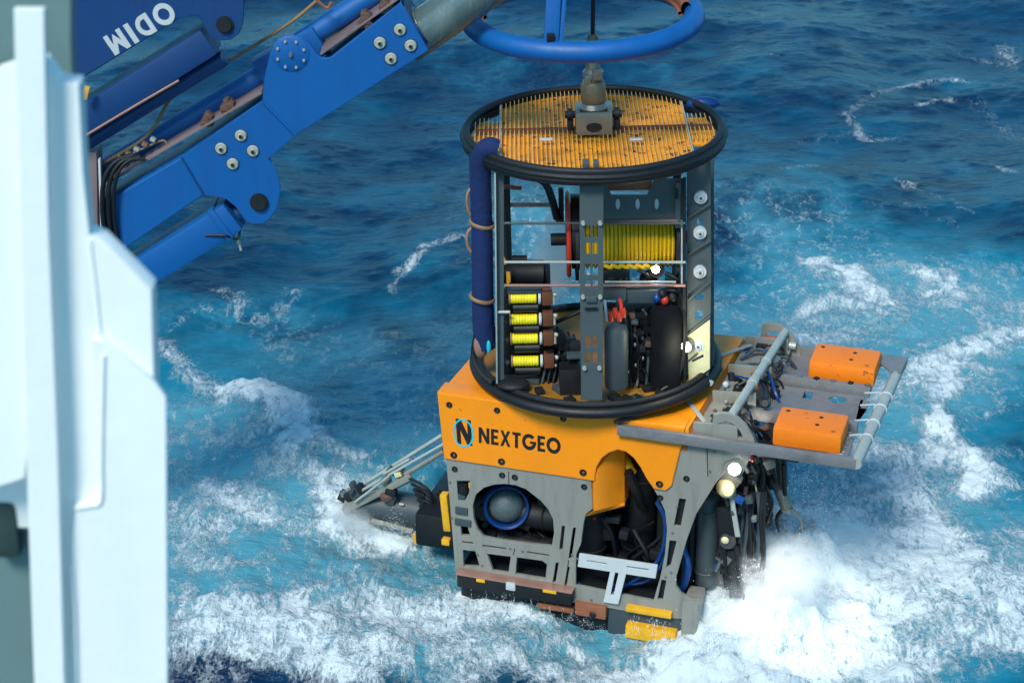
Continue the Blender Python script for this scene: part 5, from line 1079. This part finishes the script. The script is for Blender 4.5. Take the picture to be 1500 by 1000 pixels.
for k in range(34):
    if k < 12: c = lt(random.uniform(503, 530), random.uniform(708, 735), random.uniform(-.2, .1))
    elif k < 20: c = lt(random.uniform(560, 595), random.uniform(690, 735), random.uniform(-.25, 0))
    else: c = lt(random.uniform(612, 655), random.uniform(718, 800), random.uniform(-.3, .1))
    b = MB()
    if k % 2: b.box(c, (random.uniform(.05, .13), .08, random.uniform(.05, .12)), Matrix.Rotation(random.uniform(0, 2), 4, 'Y'), .01)
    else: b.tube(c, c + Vector((random.uniform(-.1, .1), 0, random.uniform(-.1, .1))), random.uniform(.025, .06))
    b.done('tool_fitting', M[random.choice(['black', 'dark', 'black', 'steel', 'slate', 'rust' if k % 5 == 0 else 'black'])], t)
for k in range(10):
    hz([lt(600 + k * 3, 700 + k * 8, -.2), lt(625 + k * 2, 715 + k * 8, -.3), lt(640, 740 + k * 5, -.25), lt(655, 760 + k * 4, -.2)], .018, 'black' if k % 3 else 'dark')
b = MB(); b.ball(lt(566, 728, -.22), .075, (1, .5, .8)); b.done('winch_hub', M['clamp'], t)
b = MB(); b.box(lt(583, 695, -.22), (.08, .02, .05), Matrix.Rotation(-.4, 4, 'Y'), .006); b.done('tape_mark', M['tape'], t)
b = MB(); b.beam(V.y(651, 722, .25), V.y(657, 775, .25), .08, .1, (0, 1, 0), .015); b.done('yellow_end_block', M['yblock'], t)
b = MB(); b.box(V.y(654, 792, .3), (.09, .08, .07), None, .015); b.done('yellow_end_block', M['yblock'], t)
b = MB(); b.tube(lt(606, 782, -.3), lt(610, 795, -.3), .025); b.done('marker', M['yblock'], t)
b = MB(); b.span((-.45, .5, .12), (.1, 1.5, .5), .03); b.done('tool_base', M['black'], t)

# ------------------------------------------------------------------ splash: spray blown up where the nose meets the sea
def spray(name, label, c, s, dens, seed, scale=2.4):
    b = MB(); b.ball((0, 0, 0), 1.0, (1, 1, 1), 24, 14); o = b.done(name, None, None); o.location = c; o.scale = s
    m = bpy.data.materials.new(name); m.use_nodes = True; nt = m.node_tree; L = nt.links.new
    nt.nodes.remove(nt.nodes['Principled BSDF'])
    pv = N(nt, 'ShaderNodeVolumePrincipled'); pv.inputs['Color'].default_value = (.995, .998, 1, 1)
    L(pv.outputs[0], nt.nodes['Material Output'].inputs['Volume'])
    tc = N(nt, 'ShaderNodeTexCoord'); ln = N(nt, 'ShaderNodeVectorMath', operation='LENGTH'); L(tc.outputs['Object'], ln.inputs[0])
    fo = N(nt, 'ShaderNodeMapRange', interpolation_type='SMOOTHSTEP'); fo.inputs[1].default_value = 1.0; fo.inputs[2].default_value = .25; L(ln.outputs['Value'], fo.inputs[0])
    nz = N(nt, 'ShaderNodeTexNoise', Scale=scale, Detail=6.0, Roughness=.65, Distortion=.5); mp = N(nt, 'ShaderNodeMapping'); mp.inputs['Location'].default_value = (seed, seed * 2, 0); L(tc.outputs['Object'], mp.inputs[0]); L(mp.outputs[0], nz.inputs['Vector'])
    a1 = N(nt, 'ShaderNodeMath', operation='SUBTRACT'); a1.inputs[1].default_value = .5; L(nz.outputs[0], a1.inputs[0])
    a2 = N(nt, 'ShaderNodeMath', operation='MULTIPLY_ADD'); a2.inputs[1].default_value = 3.0; L(a1.outputs[0], a2.inputs[0]); L(fo.outputs[0], a2.inputs[2])
    a3 = N(nt, 'ShaderNodeMapRange'); a3.inputs[1].default_value = .25; a3.inputs[2].default_value = 1.1; L(a2.outputs[0], a3.inputs[0])
    a4 = N(nt, 'ShaderNodeMath', operation='MULTIPLY'); L(a3.outputs[0], a4.inputs[0]); L(fo.outputs[0], a4.inputs[1])
    a5 = N(nt, 'ShaderNodeMath', operation='MULTIPLY'); a5.inputs[1].default_value = dens; L(a4.outputs[0], a5.inputs[0]); L(a5.outputs[0], pv.inputs['Density'])
    o.data.materials.append(m); o['kind'] = 'stuff'; o['label'] = label; o['category'] = 'spray'; return o
pS = WF.z(1130, 845, .35)
spray('splash_spray', 'thick white spray thrown up beside the nose of the vehicle', pS, (.9, .75, .62), 6, 1.3, 5.0)
pS = WF.z(1210, 790, .2)
spray('splash_spray', 'thin drifting spray right of the claw', pS, (1.2, .8, .4), 1.5, 6.4, 3.0)
pS = WF.z(515, 760, .12)
spray('splash_spray', 'small splash round the submerged tool arm', pS, (.4, .35, .25), 5, 8.8, 4.0)
spray('drifting_spray', 'pale drift of spray seen through the left bay of the cage', G.M @ G.y(812, 375, .75), (.34, .3, .75), 14, 2.2, 2.0)
# droplets
rg = random.Random(4); dm = MB(); tmpl = bmesh.new(); bmesh.ops.create_icosphere(tmpl, subdivisions=1, radius=1); tv = [v.co.copy() for v in tmpl.verts]; tf = [[v.index for v in f.verts] for f in tmpl.faces]; tmpl.free()
vv = []; ff = []
def drop(q, r, st=1.6):
    o_ = len(vv); vv.extend([(q.x + v.x * r, q.y + v.y * r, q.z + v.z * r * st) for v in tv]); ff.extend([[i + o_ for i in f] for f in tf])
def drops(n, px, py, sx, sy, hz_, r0, r1):
    for _ in range(n):
        q = WF.z(px, py, 0); drop(q + Vector((rg.gauss(0, sx), rg.gauss(0, sy), abs(rg.gauss(0, hz_)))), rg.uniform(r0, r1))
def jets(n, m, pts, up, out, r0, r1):
    """water thrown along ballistic arcs from points on the waterline"""
    for _ in range(n):
        k = rg.random() * (len(pts) - 1); i = int(k); a = WF.z(*pts[i], .05); b_ = WF.z(*pts[min(i + 1, len(pts) - 1)], .05); p = a.lerp(b_, k - i)
        an = rg.gauss(R(-15), .9); sp_ = abs(rg.gauss(out, out * .5)); v = Vector((math.cos(an) * sp_, math.sin(an) * sp_, abs(rg.gauss(up, up * .35))))
        tl = rg.uniform(.3, 1.0) * v.z / 4.9
        for _ in range(m):
            tt = rg.random() ** .7 * tl; q = p + v * tt + Vector((0, 0, -4.9 * tt * tt)); s_ = .015 + .11 * tt
            if q.z > -.05: drop(q + Vector((rg.gauss(0, s_), rg.gauss(0, s_), rg.gauss(0, s_))), rg.uniform(r0, r1) * (1 - .5 * tt / tl))
jets(120, 60, [(1060, 905), (1100, 860), (1150, 810), (1180, 790)], 2.6, 1.0, .0015, .0065)
jets(45, 50, [(1010, 960), (1050, 945), (1100, 930)], 1.7, .8, .0015, .006)
jets(35, 40, [(500, 765), (540, 775), (600, 790)], 1.5, .6, .001, .004)
jets(30, 30, [(700, 880), (860, 915), (990, 950)], .9, .4, .001, .003)
for px0, py0, px1, py1 in ((925, 900, 1000, 912), (945, 935, 1010, 940), (680, 856, 830, 880)):
    for _ in range(26):
        k = rg.random(); q = V.M @ V.y(px0 + (px1 - px0) * k, py0 + (py1 - py0) * k, -.09)
        for j in range(5): drop(q + Vector((rg.gauss(0, .004), rg.gauss(0, .006), -rg.random() * .22)), rg.uniform(.0008, .0018), 9.0)
drops(600, 1110, 850, .6, .55, .32, .0015, .005)
me = bpy.data.meshes.new('splash_droplets'); me.from_pydata(vv, [], ff); wm, nt_, bb_ = nodes_of('white_droplets'); bb_.inputs['Base Color'].default_value = (.85, .9, .92, 1); bb_.inputs['Roughness'].default_value = .3
me.materials.append(wm); o = link(bpy.data.objects.new('splash_droplets', me)); o['kind'] = 'stuff'; o['label'] = 'fine white droplets flying above the foam'; o['category'] = 'droplets'
